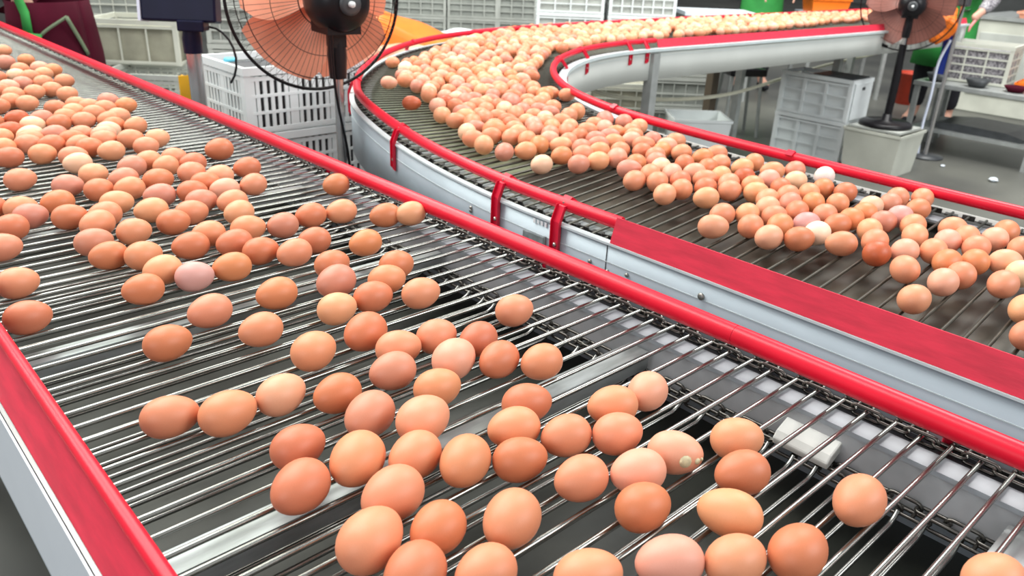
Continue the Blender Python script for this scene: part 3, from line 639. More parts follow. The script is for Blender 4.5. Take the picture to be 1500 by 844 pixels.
(0.3828,1.4793,0.019,0.0195,1.26,0.08,'o',0,'light orange-brown egg, second from left of 3 beside the palest near-belt egg'),
(1.4352,0.4913,0.0181,0.0195,1.33,-0.11,'d',1,'warm tan-brown egg, second from right of 5 left of the bare steel patch'),
(1.2756,0.6469,0.0181,0.0195,1.3,0.2,'m',1,'mauve-brown egg, rightmost of 9 in the strings behind that bunch'),
(1.3829,0.5497,0.0181,0.0195,1.28,-0.07,'p',1,'pale sandy egg, third from left of 7 behind the deep red egg'),
(1.3155,0.6238,0.0181,0.0195,1.29,0.35,'d',1,'warm tan-brown egg, third from right of 7 below the almost white egg'),
(1.1774,0.7551,0.0181,0.0195,1.28,-0.32,'o',1,"light orange-brown egg, third from right of 6 in the curved belt's middle bulge"),
(1.3475,0.5944,0.0181,0.0195,1.3,0.22,'n',1,'medium brown egg, second from left of 4 behind the cream egg, rightward'),
(1.2614,0.6838,0.0181,0.0195,1.33,0.16,'n',1,'medium brown egg, fourth from left of 9 in the strings behind that bunch'),
(1.1316,0.8118,0.0181,0.0195,1.26,0.21,'o',1,"light orange-brown egg, leftmost of 6 in the curved belt's middle bulge"),
(1.43,0.537,0.0181,0.0195,1.28,0.2,'m',1,'mauve-brown egg, second from right of 7 behind the deep red egg'),
(0.5571,1.3621,0.0156,0.0195,1.32,-0.1,'o',0,"light orange-brown egg, second from left of 7 at the pile's right tip"),
(0.5224,1.3977,0.0191,0.0195,1.32,0.14,'n',0,"medium brown egg, fourth from left of 7 in the upper-left pile's right half"),
(1.3154,0.6746,0.0181,0.0195,1.28,0.02,'n',1,'medium brown egg, second from right of 9 in the strings behind that bunch'),
(0.3817,1.5647,0.0195,0.0195,1.29,-0.02,'p',0,'pale sandy egg, third from right of 6 above the palest near-belt egg'),
(1.2851,0.7201,0.0181,0.0195,1.31,-0.31,'o',1,'light orange-brown egg, second from left of 9 in the strings behind that bunch'),
(1.1865,0.8137,0.0181,0.0195,1.26,0.3,'n',1,"medium brown egg, third from left of 6 in the curved belt's middle bulge"),
(1.254,0.7557,0.0181,0.0195,1.25,-0.13,'n',1,'medium brown egg, fourth from left of 7 near the green scrap'),
(1.5099,0.5135,0.0181,0.0195,1.28,0.27,'n',1,'medium brown egg, rightmost of 5 left of the bare steel patch'),
(1.4791,0.5448,0.0181,0.0195,1.28,0.07,'n',1,'medium brown egg, rightmost of 7 behind the deep red egg'),
(1.3637,0.6588,0.0181,0.0195,1.34,0.52,'n',1,'medium brown egg, fourth from left of 7 below the almost white egg'),
(0.295,1.6724,0.0193,0.0195,1.34,-0.05,'r',0,'reddish-brown egg, third from left of 5 at the left image edge, higher'),
(0.5047,1.4726,0.0163,0.0195,1.26,0.24,'n',0,"medium brown egg, rightmost of 5 in the upper-left pile's centre"),
(0.6144,1.3715,0.0193,0.0195,1.33,0.0,'r',0,"reddish-brown egg, second from right of 7 at the pile's right tip"),
(1.2321,0.793,0.0181,0.0195,1.3,0.07,'r',1,"reddish-brown egg, second from right of 6 in the curved belt's middle bulge"),
(1.4264,0.619,0.0181,0.0195,1.32,-0.08,'r',1,'reddish-brown egg, second from right of 4 behind the cream egg, rightward'),
(0.4903,1.5202,0.0176,0.0195,1.27,0.02,'n',0,"medium brown egg, second from right of 5 in the upper-left pile's centre"),
(1.3501,0.7083,0.0181,0.0195,1.33,0.46,'r',1,'reddish-brown egg, third from right of 9 in the strings behind that bunch'),
(1.1545,0.9005,0.0181,0.0195,1.33,0.14,'n',1,'medium brown egg, second from left of 10 in columns left of the bulge'),
(1.1877,0.8703,0.0181,0.0195,1.31,0.24,'n',1,'medium brown egg, second from right of 10 in columns left of the bulge'),
(0.5537,1.4696,0.0153,0.0195,1.29,-0.07,'r',0,"reddish-brown egg, second from right of 7 in the upper-left pile's right half"),
(1.3196,0.7488,0.0181,0.0195,1.29,-0.09,'n',1,'medium brown egg, leftmost of 9 in the strings behind that bunch'),
(1.4173,0.6587,0.0181,0.0195,1.3,0.23,'d',1,'warm tan-brown egg, second from right of 7 below the almost white egg'),
(0.3508,1.6689,0.0186,0.0195,1.26,-0.05,'n',0,'medium brown egg, rightmost of 5 at the left image edge, higher'),
(1.2917,0.7841,0.0181,0.0195,1.29,0.15,'n',1,'medium brown egg, third from left of 7 near the green scrap'),
(0.3939,1.6348,0.0152,0.0195,1.34,-0.16,'n',0,'medium brown egg, third from left of 6 above the palest near-belt egg'),
(1.2307,0.8497,0.0181,0.0195,1.34,0.35,'r',1,"reddish-brown egg, second from left of 6 in the curved belt's middle bulge"),
(1.2764,0.8247,0.0181,0.0195,1.34,-0.45,'n',1,"medium brown egg, rightmost of 6 in the curved belt's middle bulge"),
(1.2555,1.0283,0.0196,0.021,1.32,0.42,'k',1,'pinkish tan egg, second from right of 4 front edge, left of the columns'),
(0.5403,1.5241,0.0155,0.0195,1.26,0.03,'n',0,"medium brown egg, third from left of 7 in the upper-left pile's right half"),
(0.3024,1.7523,0.0189,0.0195,1.26,0.02,'n',0,'medium brown egg, second from left of 5 at the left image edge, higher'),
(0.4582,1.6222,0.0194,0.0195,1.3,0.01,'o',0,"light orange-brown egg, third from left of 8 on the far left pile's right"),
(1.4195,0.7164,0.0181,0.0195,1.34,-0.1,'p',1,'pale sandy egg, second from left of 7 below the almost white egg'),
(1.3827,0.754,0.0181,0.0195,1.26,-0.09,'k',1,'pinkish tan egg, fifth from left of 9 in the strings behind that bunch'),
(1.2176,0.9128,0.0181,0.0195,1.29,0.36,'n',1,'medium brown egg, fifth from right of 10 in columns left of the bulge'),
(1.3556,0.7899,0.0181,0.0195,1.34,0.03,'R',1,'deep red-brown egg, second from right of 7 near the green scrap'),
(1.2569,0.8901,0.0181,0.0195,1.31,0.37,'k',1,"pinkish tan egg, third from left of 10 behind the curved belt's middle bulge"),
(1.3273,0.8235,0.0181,0.0195,1.33,0.26,'o',1,'light orange-brown egg, second from left of 7 near the green scrap'),
(0.4348,1.6726,0.0193,0.0195,1.28,-0.06,'r',0,'reddish-brown egg, rightmost of 6 above the palest near-belt egg'),
(0.3826,1.7312,0.0195,0.0195,1.28,-0.02,'r',0,'reddish-brown egg, leftmost of 6 above the palest near-belt egg'),
(0.3493,1.7639,0.0185,0.0195,1.27,-0.21,'n',0,'medium brown egg, second from right of 5 at the left image edge, higher'),
(1.2988,0.8678,0.0181,0.0195,1.27,-0.32,'k',1,"pinkish tan egg, fourth from right of 10 behind the curved belt's middle bulge"),
(1.2105,0.9581,0.0181,0.0195,1.3,-0.65,'m',1,'mauve-brown egg, leftmost of 10 in columns left of the bulge'),
(1.0951,1.2629,0.0196,0.021,1.27,0.8,'o',1,"light orange-brown egg, second from left of 7 at the curved crowd's front corner"),
(1.0896,1.0823,0.0181,0.0195,1.29,0.06,'p',1,'pale sandy egg, rightmost of 3 around the front lone pale egg'),
(0.4267,1.7124,0.0172,0.0195,1.31,0.27,'n',0,'medium brown egg, second from right of 6 above the palest near-belt egg'),
(1.5013,0.7001,0.0181,0.0195,1.34,0.24,'W',1,'almost white egg, rightmost of 7 below the almost white egg'),
(1.1912,1.1936,0.0196,0.0211,1.27,0.65,'d',1,'warm tan-brown egg, second from left of 3 around the front lone pale egg'),
(1.1555,1.0421,0.0181,0.0195,1.26,-0.05,'m',1,'mauve-brown egg, third from right of 6 just right of lone pale egg'),
(0.5281,1.6356,0.0157,0.0195,1.27,-0.02,'n',0,"medium brown egg, second from right of 8 on the far left pile's right"),
(1.2742,0.9313,0.0181,0.0195,1.28,0.15,'p',1,'pale sandy egg, rightmost of 10 in columns left of the bulge'),
(1.2037,1.3524,0.0208,0.0223,1.29,-0.39,'n',1,"medium brown egg, fourth from left of 7 at the curved crowd's front corner"),
(0.362,1.8027,0.0175,0.0195,1.34,0.07,'n',0,"medium brown egg, second from left of 7 on the far left pile's left"),
(1.4426,0.7819,0.0181,0.0195,1.33,-0.47,'n',1,'medium brown egg, fourth from right of 9 in the strings behind that bunch'),
(1.3515,0.8739,0.0181,0.0195,1.3,0.22,'r',1,"reddish-brown egg, second from right of 10 behind the curved belt's middle bulge"),
(0.32,1.8509,0.0162,0.0195,1.28,0.16,'n',0,'medium brown egg, leftmost of 5 at the left image edge, higher'),
(1.3385,0.9193,0.0184,0.0198,1.28,0.32,'r',1,"reddish-brown egg, fifth from right of 10 behind the curved belt's middle bulge"),
(0.4264,1.7538,0.0192,0.0195,1.34,-0.07,'r',0,'reddish-brown egg, second from left of 6 above the palest near-belt egg'),
(1.4871,0.7576,0.0181,0.0195,1.33,0.04,'m',1,'mauve-brown egg, leftmost of 7 below the almost white egg'),
(1.4131,0.8325,0.0181,0.0195,1.31,-0.2,'o',1,'light orange-brown egg, third from right of 7 near the green scrap'),
(1.2587,0.9802,0.0181,0.0195,1.3,0.15,'d',1,'warm tan-brown egg, third from left of 10 in columns left of the bulge'),
(0.4763,1.7232,0.0184,0.0195,1.33,-0.1,'n',0,"medium brown egg, leftmost of 8 on the far left pile's right"),
(1.2047,1.0367,0.0181,0.0195,1.29,-0.22,'o',1,'light orange-brown egg, leftmost of 4 front edge, left of the columns'),
(0.5211,1.7,0.0193,0.0195,1.34,-0.08,'n',0,"medium brown egg, fourth from right of 8 on the far left pile's right"),
(1.3055,0.9654,0.0181,0.0195,1.29,0.04,'m',1,'mauve-brown egg, third from right of 10 in columns left of the bulge'),
(1.4017,0.8781,0.0181,0.0195,1.3,-0.01,'n',1,'medium brown egg, leftmost of 7 near the green scrap'),
(0.374,1.8511,0.0161,0.0195,1.34,0.02,'p',0,"pale sandy egg, third from left of 7 on the far left pile's left"),
(0.4104,1.8188,0.0184,0.0195,1.33,0.0,'m',0,"mauve-brown egg, second from right of 7 on the far left pile's left"),
(0.5651,1.6741,0.0195,0.0195,1.28,0.07,'o',0,"light orange-brown egg, rightmost of 8 on the far left pile's right"),
(1.1728,1.1087,0.0181,0.0195,1.32,0.06,'d',1,'warm tan-brown egg, second from left of 6 just right of lone pale egg'),
(0.4536,1.7947,0.0171,0.0195,1.3,-0.12,'n',0,"medium brown egg, second from left of 6 in the far left pile's middle"),
(0.4888,1.7637,0.0185,0.0195,1.33,0.15,'k',0,"pinkish tan egg, second from left of 8 on the far left pile's right"),
(1.0919,1.1953,0.0181,0.0195,1.31,0.5,'m',1,"mauve-brown egg, third from right of 7 at the curved crowd's front corner"),
(1.4738,0.8419,0.0181,0.0195,1.27,0.1,'n',1,'medium brown egg, rightmost of 7 near the green scrap'),
(0.3498,1.9089,0.0157,0.0195,1.34,-0.04,'R',0,"deep red-brown egg, leftmost of 7 on the far left pile's left"),
(1.2192,1.0913,0.0181,0.0195,1.28,-0.11,'n',1,'medium brown egg, rightmost of 6 just right of lone pale egg'),
(1.1378,1.1795,0.0181,0.0195,1.31,-0.15,'n',1,'medium brown egg, leftmost of 3 around the front lone pale egg'),
(1.341,0.9957,0.0181,0.0195,1.26,0.04,'n',1,'medium brown egg, fourth from right of 10 in columns left of the bulge'),
(1.4125,0.9285,0.0181,0.0195,1.34,-0.14,'d',1,"warm tan-brown egg, third from right of 10 behind the curved belt's middle bulge"),
(1.2577,1.1308,0.0184,0.0198,1.26,0.27,'m',1,'mauve-brown egg, second from right of 6 just right of lone pale egg'),
(0.5108,1.803,0.0176,0.0195,1.27,-0.11,'p',0,"pale sandy egg, third from right of 6 in the far left pile's middle"),
(1.2687,1.0905,0.0181,0.0195,1.29,-0.24,'n',1,'medium brown egg, second from left of 4 front edge, left of the columns'),
(1.2633,1.4578,0.0206,0.0222,1.31,0.69,'n',1,"medium brown egg, leftmost of 5 packed in the bend's outer part"),
(0.397,1.9248,0.0192,0.0195,1.28,-0.07,'p',0,"pale sandy egg, fourth from left of 7 on the far left pile's left"),
(1.3423,1.0347,0.0181,0.0195,1.29,0.08,'r',1,'reddish-brown egg, fourth from left of 10 in columns left of the bulge'),
(1.3107,1.0667,0.0181,0.0195,1.26,0.05,'n',1,'medium brown egg, rightmost of 4 front edge, left of the columns'),
(1.4072,0.9788,0.0181,0.0195,1.27,-0.14,'n',1,"medium brown egg, fifth from left of 10 behind the curved belt's middle bulge"),
(1.5075,1.2851,0.0209,0.0225,1.31,0.84,'m',1,'mauve-brown egg, third from left of 8 packed behind the front edge'),
(1.464,0.9289,0.0181,0.0195,1.34,-0.27,'n',1,"medium brown egg, rightmost of 10 behind the curved belt's middle bulge"),
(1.1412,1.3749,0.0191,0.0206,1.32,0.69,'p',1,"pale sandy egg, second from right of 4 on the curved crowd's left flank"),
(0.3357,1.9979,0.0188,0.0195,1.28,0.08,'r',0,"reddish-brown egg, leftmost of 2 in the farthest near-belt cluster's front"),
(1.21,1.4395,0.02,0.0215,1.33,0.68,'n',1,"medium brown egg, rightmost of 4 on the curved crowd's left flank"),
(1.2853,1.3029,0.0195,0.021,1.3,0.6,'m',1,"mauve-brown egg, third from left of 7 packed in the curved crowd's middle"),
(1.337,1.2519,0.0195,0.021,1.27,0.61,'n',1,"medium brown egg, rightmost of 7 packed in the curved crowd's middle"),
(1.2067,1.2479,0.0186,0.02,1.3,0.38,'n',1,"medium brown egg, leftmost of 7 packed in the curved crowd's middle"),
(1.3866,1.0155,0.0181,0.0195,1.32,0.26,'d',1,"warm tan-brown egg, leftmost of 10 behind the curved belt's middle bulge"),
(1.2333,1.1692,0.0181,0.0195,1.33,-0.54,'o',1,'light orange-brown egg, leftmost of 6 just right of lone pale egg'),
(0.4458,1.9172,0.0191,0.0195,1.26,-0.11,'r',0,"reddish-brown egg, rightmost of 7 on the far left pile's left"),
(1.1928,1.2853,0.0185,0.0199,1.32,0.35,'n',1,"medium brown egg, second from right of 7 at the curved crowd's front corner"),
(1.2881,1.2579,0.0189,0.0204,1.27,0.47,'m',1,"mauve-brown egg, fourth from left of 7 packed in the curved crowd's middle"),
(0.5377,1.852,0.0155,0.0195,1.28,0.15,'r',0,"reddish-brown egg, fourth from left of 8 on the far left pile's right"),
(0.3852,2.0029,0.0195,0.0195,1.29,-0.04,'R',0,"deep red-brown egg, rightmost of 2 in the farthest near-belt cluster's front"),
(0.5726,1.8236,0.0162,0.0195,1.31,0.26,'n',0,"medium brown egg, third from right of 8 on the far left pile's right"),
(1.3087,1.1296,0.0181,0.0195,1.28,-0.54,'m',1,'mauve-brown egg, second from left of 8 packed behind the front edge'),
(1.4513,1.5623,0.022,0.0237,1.32,0.83,'m',1,"mauve-brown egg, third from left of 5 packed in the bend's outer part"),
(1.1157,1.3219,0.0181,0.0195,1.32,-0.59,'n',1,"medium brown egg, leftmost of 7 at the curved crowd's front corner"),
(1.3187,1.344,0.0196,0.021,1.26,0.71,'k',1,"pinkish tan egg, second from left of 7 packed in the curved crowd's middle"),
(0.4282,1.9804,0.019,0.0195,1.3,0.1,'m',0,"mauve-brown egg, third from right of 7 on the far left pile's left"),
(0.4959,1.9168,0.019,0.0195,1.32,0.06,'n',0,"medium brown egg, third from left of 6 in the far left pile's middle"),
(1.3395,1.3015,0.0194,0.0208,1.28,0.82,'n',1,"medium brown egg, second from right of 7 packed in the curved crowd's middle"),
(1.4319,1.0357,0.0181,0.0195,1.32,-0.22,'k',1,"pinkish tan egg, second from left of 10 behind the curved belt's middle bulge"),
(1.363,1.4543,0.0205,0.0221,1.31,0.76,'n',1,"medium brown egg, second from right of 5 packed in the bend's outer part"),
(1.3966,1.0726,0.0181,0.0195,1.34,-0.57,'n',1,'medium brown egg, fifth from left of 10 in columns left of the bulge'),
(1.3538,1.6408,0.0217,0.0233,1.29,0.76,'m',1,"mauve-brown egg, leftmost of 4 on the curved crowd's left flank"),
(1.2806,1.1909,0.0181,0.0195,1.31,0.36,'n',1,'medium brown egg, third from left of 6 just right of lone pale egg'),
(1.3732,1.5079,0.0209,0.0224,1.31,0.67,'p',1,"pale sandy egg, second from left of 5 packed in the bend's outer part"),
(1.3569,1.1238,0.0181,0.0195,1.27,-0.49,'n',1,'medium brown egg, third from right of 8 packed behind the front edge'),
(1.2541,1.2247,0.0181,0.0195,1.25,-0.13,'k',1,"pinkish tan egg, third from right of 7 packed in the curved crowd's middle"),
(1.4422,1.2283,0.0193,0.0208,1.34,0.8,'k',1,'pinkish tan egg, fourth from left of 8 packed behind the front edge'),
(1.3799,1.2821,0.0193,0.0207,1.26,0.6,'o',1,'light orange-brown egg, second from left of 4 packed near the inner rail'),
(0.5432,1.9025,0.0178,0.0195,1.27,0.03,'n',0,"medium brown egg, second from right of 6 in the far left pile's middle"),
(1.1645,1.3198,0.0181,0.0195,1.26,-0.32,'n',1,"medium brown egg, third from left of 7 at the curved crowd's front corner"),
(1.3301,1.2064,0.0183,0.0197,1.34,0.32,'r',1,'reddish-brown egg, rightmost of 4 packed near the inner rail'),
(1.3434,1.1664,0.0181,0.0195,1.28,-0.27,'m',1,'mauve-brown egg, leftmost of 8 packed behind the front edge'),
(0.4783,1.9881,0.0159,0.0195,1.31,0.02,'n',0,"medium brown egg, leftmost of 6 in the far left pile's middle"),
(1.4062,1.1169,0.0181,0.0195,1.31,-0.14,'k',1,'pinkish tan egg, second from right of 8 packed behind the front edge'),
(1.4857,1.0521,0.0181,0.0195,1.31,-0.25,'n',1,"medium brown egg, fourth from left of 10 behind the curved belt's middle bulge"),
(1.4504,1.0904,0.0181,0.0195,1.27,0.08,'m',1,'mauve-brown egg, rightmost of 8 packed behind the front edge'),
(1.4663,1.3697,0.02,0.0216,1.26,0.45,'n',1,'medium brown egg, leftmost of 4 packed near the inner rail'),
(1.2361,1.31,0.0181,0.0195,1.27,0.0,'o',1,"light orange-brown egg, rightmost of 7 at the curved crowd's front corner"),
(0.5757,1.9373,0.0164,0.0195,1.29,-0.09,'o',0,"light orange-brown egg, rightmost of 6 in the far left pile's middle"),
(1.3904,1.1681,0.0181,0.0195,1.27,-0.81,'m',1,'mauve-brown egg, fourth from right of 8 packed behind the front edge'),
(1.5665,1.6673,0.0225,0.0242,1.31,0.71,'m',1,"mauve-brown egg, rightmost of 5 packed in the bend's outer part"),
(1.2408,1.5022,0.0193,0.0208,1.29,-0.82,'o',1,"light orange-brown egg, second from left of 4 on the curved crowd's left flank"),
(1.527,1.3987,0.0204,0.022,1.26,0.72,'n',1,'medium brown egg, second from right of 4 packed near the inner rail'),
]
# the smaller far eggs: x, y, height, radius, yaw, tone
FAR_EGGS = [
(1.487,1.729,0.022,0.024,0.7,'o'),(0.506,2.026,0.019,0.0195,0.1,'o'),(0.54,1.993,0.017,0.0195,-0.2,'n'),(1.536,1.247,0.019,0.0209,0.2,'m'),
(1.535,1.704,0.022,0.0241,0.6,'n'),(1.447,1.142,0.018,0.0195,-0.1,'n'),(1.331,1.77,0.022,0.0231,0.8,'n'),(1.208,1.552,0.019,0.0208,0.4,'o'),
(1.186,1.398,0.018,0.0195,-0.4,'m'),(1.432,1.183,0.018,0.0195,-0.3,'d'),(1.261,1.346,0.018,0.0195,-0.1,'n'),(1.352,1.588,0.02,0.0217,-0.6,'n'),
(0.387,2.178,0.017,0.0195,-0.1,'r'),(1.412,1.481,0.02,0.0214,0.4,'m'),(1.529,1.194,0.019,0.0201,0.1,'o'),(0.487,2.097,0.016,0.0195,-0.2,'r'),
(1.482,1.177,0.018,0.0196,0.1,'n'),(1.236,1.389,0.018,0.0195,0.0,'n'),(1.395,1.24,0.018,0.0195,-0.5,'n'),(1.396,1.558,0.02,0.0216,0.6,'r'),
(0.575,2.027,0.019,0.0195,-0.2,'n'),(1.267,1.545,0.019,0.0206,-0.6,'m'),(0.552,2.066,0.018,0.0195,0.0,'n'),(1.285,1.382,0.018,0.0195,-0.8,'r'),
(1.521,1.529,0.02,0.022,0.2,'n'),(1.264,1.643,0.02,0.0211,0.4,'k'),(0.449,2.184,0.017,0.0195,-0.1,'n'),(0.535,2.105,0.018,0.0195,-0.3,'n'),
(1.198,1.486,0.018,0.0195,-0.5,'n'),(0.423,2.221,0.019,0.0195,0.2,'n'),(0.625,2.035,0.019,0.0195,-0.1,'d'),(1.339,1.539,0.019,0.0207,0.3,'n'),
(1.614,1.604,0.021,0.0229,0.2,'d'),(1.398,1.384,0.019,0.02,0.2,'p'),(1.368,1.35,0.018,0.0195,-0.3,'n'),(1.456,1.272,0.018,0.0195,-0.2,'n'),
(1.303,1.418,0.018,0.0195,-0.7,'r'),(1.34,1.388,0.018,0.0195,0.0,'o'),(1.65,1.69,0.022,0.0234,0.6,'n'),(1.467,1.517,0.02,0.021,0.4,'n'),
(1.416,1.344,0.018,0.0195,-0.7,'n'),(0.609,2.112,0.019,0.0195,-0.3,'m'),(1.291,1.505,0.018,0.0197,0.2,'n'),(1.304,1.617,0.019,0.0205,-1.5,'r'),
(1.315,1.466,0.018,0.0195,-0.3,'n'),(0.447,2.301,0.019,0.0195,-0.1,'n'),(1.366,1.692,0.02,0.0212,0.4,'p'),(1.306,1.57,0.019,0.0199,0.2,'n'),
(1.397,1.609,0.019,0.0207,1.3,'o'),(1.515,1.474,0.019,0.0206,0.0,'n'),(1.4,1.426,0.018,0.0195,-0.2,'n'),(0.554,2.245,0.019,0.0195,-0.0,'n'),
(0.435,2.362,0.019,0.0195,0.1,'r'),(1.371,1.823,0.02,0.0217,1.2,'p'),(0.496,2.309,0.019,0.0195,0.1,'n'),(1.483,1.608,0.019,0.0208,0.0,'m'),
(1.522,1.636,0.02,0.0212,-0.7,'r'),(1.462,1.43,0.018,0.0195,-0.4,'m'),(0.541,2.329,0.019,0.0195,0.0,'n'),(1.572,1.567,0.019,0.0208,0.7,'o'),
(1.36,1.735,0.019,0.0205,0.4,'k'),(1.462,1.472,0.018,0.0195,-0.6,'m'),(0.463,2.421,0.018,0.0195,-0.3,'k'),(1.439,1.944,0.021,0.0223,1.5,'k'),
(1.577,1.81,0.021,0.0222,-0.8,'m'),(1.484,1.835,0.02,0.0218,0.7,'m'),(1.231,1.712,0.018,0.0195,-0.6,'R'),(1.537,2.168,0.022,0.0241,0.6,'w'),
(1.406,1.727,0.019,0.0205,1.3,'m'),(1.484,1.679,0.019,0.0206,0.3,'m'),(1.463,1.901,0.02,0.0218,0.7,'n'),(0.501,2.447,0.019,0.0195,-0.1,'m'),
(1.317,1.675,0.018,0.0195,0.1,'R'),(1.413,1.993,0.02,0.0219,-1.1,'n'),(1.634,1.81,0.02,0.022,-1.1,'m'),(1.579,1.757,0.02,0.0213,-1.2,'n'),
(1.522,1.577,0.019,0.0199,-0.2,'n'),(1.615,1.648,0.019,0.0208,0.2,'n'),(0.55,2.442,0.019,0.0195,0.1,'n'),(0.544,2.821,0.022,0.0217,0.0,'m'),
(1.525,1.803,0.02,0.0212,0.7,'o'),(1.436,1.631,0.018,0.0195,-0.8,'m'),(1.475,1.784,0.019,0.0206,0.1,'m'),(1.629,1.753,0.02,0.0213,0.5,'n'),
(1.39,1.905,0.019,0.0208,0.8,'m'),(0.6,2.437,0.019,0.0195,-0.2,'n'),(1.412,1.673,0.018,0.0195,-0.4,'m'),(0.468,2.573,0.019,0.0195,0.0,'r'),
(1.411,1.864,0.019,0.0205,-0.1,'n'),(1.564,1.862,0.02,0.0213,0.9,'n'),(1.45,2.041,0.02,0.0218,0.3,'k'),(1.508,1.968,0.02,0.0216,0.5,'n'),
(1.625,1.871,0.02,0.0217,-0.4,'o'),(1.549,1.945,0.02,0.0217,0.9,'d'),(1.522,2.095,0.021,0.0224,1.2,'o'),(1.53,1.894,0.02,0.0212,-1.4,'k'),
(0.544,2.547,0.019,0.0195,-0.1,'n'),(1.685,1.97,0.021,0.0224,1.1,'d'),(1.737,1.828,0.02,0.0219,-1.3,'k'),(0.518,2.584,0.019,0.0195,0.1,'p'),
(1.594,1.915,0.02,0.0215,-0.7,'r'),(1.424,1.801,0.019,0.0199,0.1,'n'),(1.616,2.065,0.021,0.0224,0.4,'o'),(1.688,1.818,0.02,0.0213,-1.4,'d'),
(1.461,1.994,0.02,0.021,-0.8,'n'),(1.441,1.754,0.018,0.0195,-0.9,'n'),(0.585,2.576,0.019,0.0195,0.1,'o'),(1.676,1.879,0.02,0.0214,1.3,'o'),
(1.597,2.02,0.02,0.0218,-0.3,'r'),(1.679,1.741,0.019,0.0205,-0.9,'r'),(1.777,1.949,0.021,0.0222,-0.1,'m'),(1.607,1.965,0.02,0.0214,0.9,'r'),
(1.549,2.056,0.02,0.0216,0.6,'n'),(1.699,2.073,0.021,0.0224,1.5,'d'),(1.682,1.583,0.018,0.0195,-0.6,'n'),(1.555,1.998,0.02,0.0211,-1.1,'k'),
(1.663,1.63,0.018,0.0195,-0.8,'n'),(1.533,1.755,0.018,0.0195,-0.7,'k'),(0.552,2.688,0.019,0.0195,0.1,'n'),(1.647,2.138,0.021,0.0222,-1.3,'o'),
(1.727,1.948,0.02,0.0215,-1.4,'p'),(0.623,2.63,0.019,0.0195,0.1,'d'),(1.755,1.902,0.02,0.0214,1.4,'d'),(1.511,2.017,0.019,0.0206,0.7,'r'),
(1.595,2.24,0.021,0.0223,0.9,'r'),(0.603,2.688,0.019,0.0195,-0.2,'k'),(1.656,1.923,0.019,0.0207,0.9,'o'),(1.813,1.865,0.02,0.0212,-1.3,'r'),
(1.354,1.995,0.018,0.0195,-0.7,'k'),(1.678,2.183,0.021,0.0222,0.5,'n'),(1.646,2.0,0.02,0.021,-1.1,'k'),(1.862,1.923,0.02,0.0217,0.2,'m'),
(1.801,2.067,0.02,0.022,-0.9,'o'),(1.581,2.121,0.019,0.0209,0.5,'m'),(1.969,2.026,0.021,0.0223,1.2,'n'),(1.752,2.039,0.02,0.0213,0.1,'o'),
(1.952,2.078,0.021,0.0225,1.0,'o'),(1.611,2.191,0.02,0.0213,-0.5,'r'),(1.701,2.291,0.021,0.0223,0.8,'k'),(1.919,1.996,0.02,0.0218,-0.3,'o'),
(1.87,1.979,0.02,0.0215,-0.4,'p'),(1.77,2.213,0.021,0.0222,0.6,'p'),(1.899,2.135,0.021,0.0224,0.6,'o'),(1.647,2.273,0.02,0.0218,1.0,'d'),
(1.743,2.254,0.021,0.0222,-0.2,'r'),(1.751,2.088,0.02,0.0213,1.4,'n'),(1.812,2.12,0.02,0.0218,1.3,'m'),(1.711,2.012,0.019,0.0207,-0.6,'d'),
(1.854,2.024,0.02,0.0215,0.4,'n'),(1.906,2.042,0.02,0.0217,0.5,'r'),(1.756,1.993,0.019,0.0206,1.0,'n'),(1.466,2.084,0.018,0.0197,-0.1,'m'),
(0.61,2.868,0.017,0.0195,0.1,'d'),(1.807,1.999,0.019,0.0208,-1.3,'p'),(1.795,2.169,0.02,0.0216,1.2,'m'),(1.887,2.187,0.021,0.0221,-1.3,'m'),
(1.66,2.225,0.02,0.0211,0.9,'n'),(1.9,2.304,0.021,0.0224,-0.6,'m'),(1.752,2.349,0.02,0.0218,1.5,'n'),(1.72,2.132,0.019,0.0205,1.3,'o'),
(1.857,2.088,0.019,0.0209,-1.1,'d'),(1.802,2.343,0.02,0.0219,-0.1,'d'),(1.729,2.187,0.019,0.0207,-1.0,'n'),(1.877,2.252,0.02,0.0217,-1.3,'n'),
(1.971,2.167,0.02,0.0216,-0.8,'m'),(2.027,2.068,0.02,0.0214,1.2,'d'),(1.983,2.269,0.021,0.0222,-1.2,'k'),(1.822,2.235,0.02,0.0212,1.0,'p'),
(1.845,2.164,0.019,0.0207,1.0,'r'),(0.601,3.107,0.017,0.0195,-0.0,'n'),(2.003,2.122,0.02,0.0211,-1.3,'n'),(2.145,2.17,0.02,0.022,0.6,'r'),
(2.14,2.254,0.021,0.0224,-0.0,'n'),(1.792,2.295,0.019,0.0208,0.9,'k'),(2.069,2.101,0.02,0.0212,1.0,'p'),(1.946,2.324,0.02,0.0217,-0.9,'d'),
(1.921,2.227,0.02,0.0211,1.3,'o'),(1.858,2.373,0.02,0.0215,0.7,'r'),(2.008,2.21,0.02,0.0213,1.0,'n'),(1.838,2.412,0.02,0.0214,0.7,'k'),
(2.039,2.252,0.02,0.0214,-1.3,'r'),(2.046,2.141,0.019,0.0209,1.1,'m'),(2.051,2.442,0.021,0.0223,-0.8,'p'),(1.986,2.346,0.02,0.0215,-0.4,'r'),
(1.892,2.415,0.02,0.0213,0.5,'m'),(1.591,2.32,0.018,0.0195,-0.2,'n'),(2.14,2.319,0.02,0.022,0.7,'n'),(2.189,2.202,0.02,0.0216,-0.1,'m'),
(1.844,2.316,0.019,0.0206,0.5,'k'),(1.925,2.381,0.02,0.0212,1.3,'m'),(1.889,2.46,0.02,0.0213,0.4,'r'),(2.041,2.372,0.02,0.0216,1.0,'r'),
(2.094,2.213,0.019,0.021,0.9,'k'),(2.065,2.507,0.021,0.0222,-1.2,'k'),(2.301,2.326,0.021,0.0223,-1.3,'r'),(2.247,2.25,0.02,0.0217,-1.2,'n'),
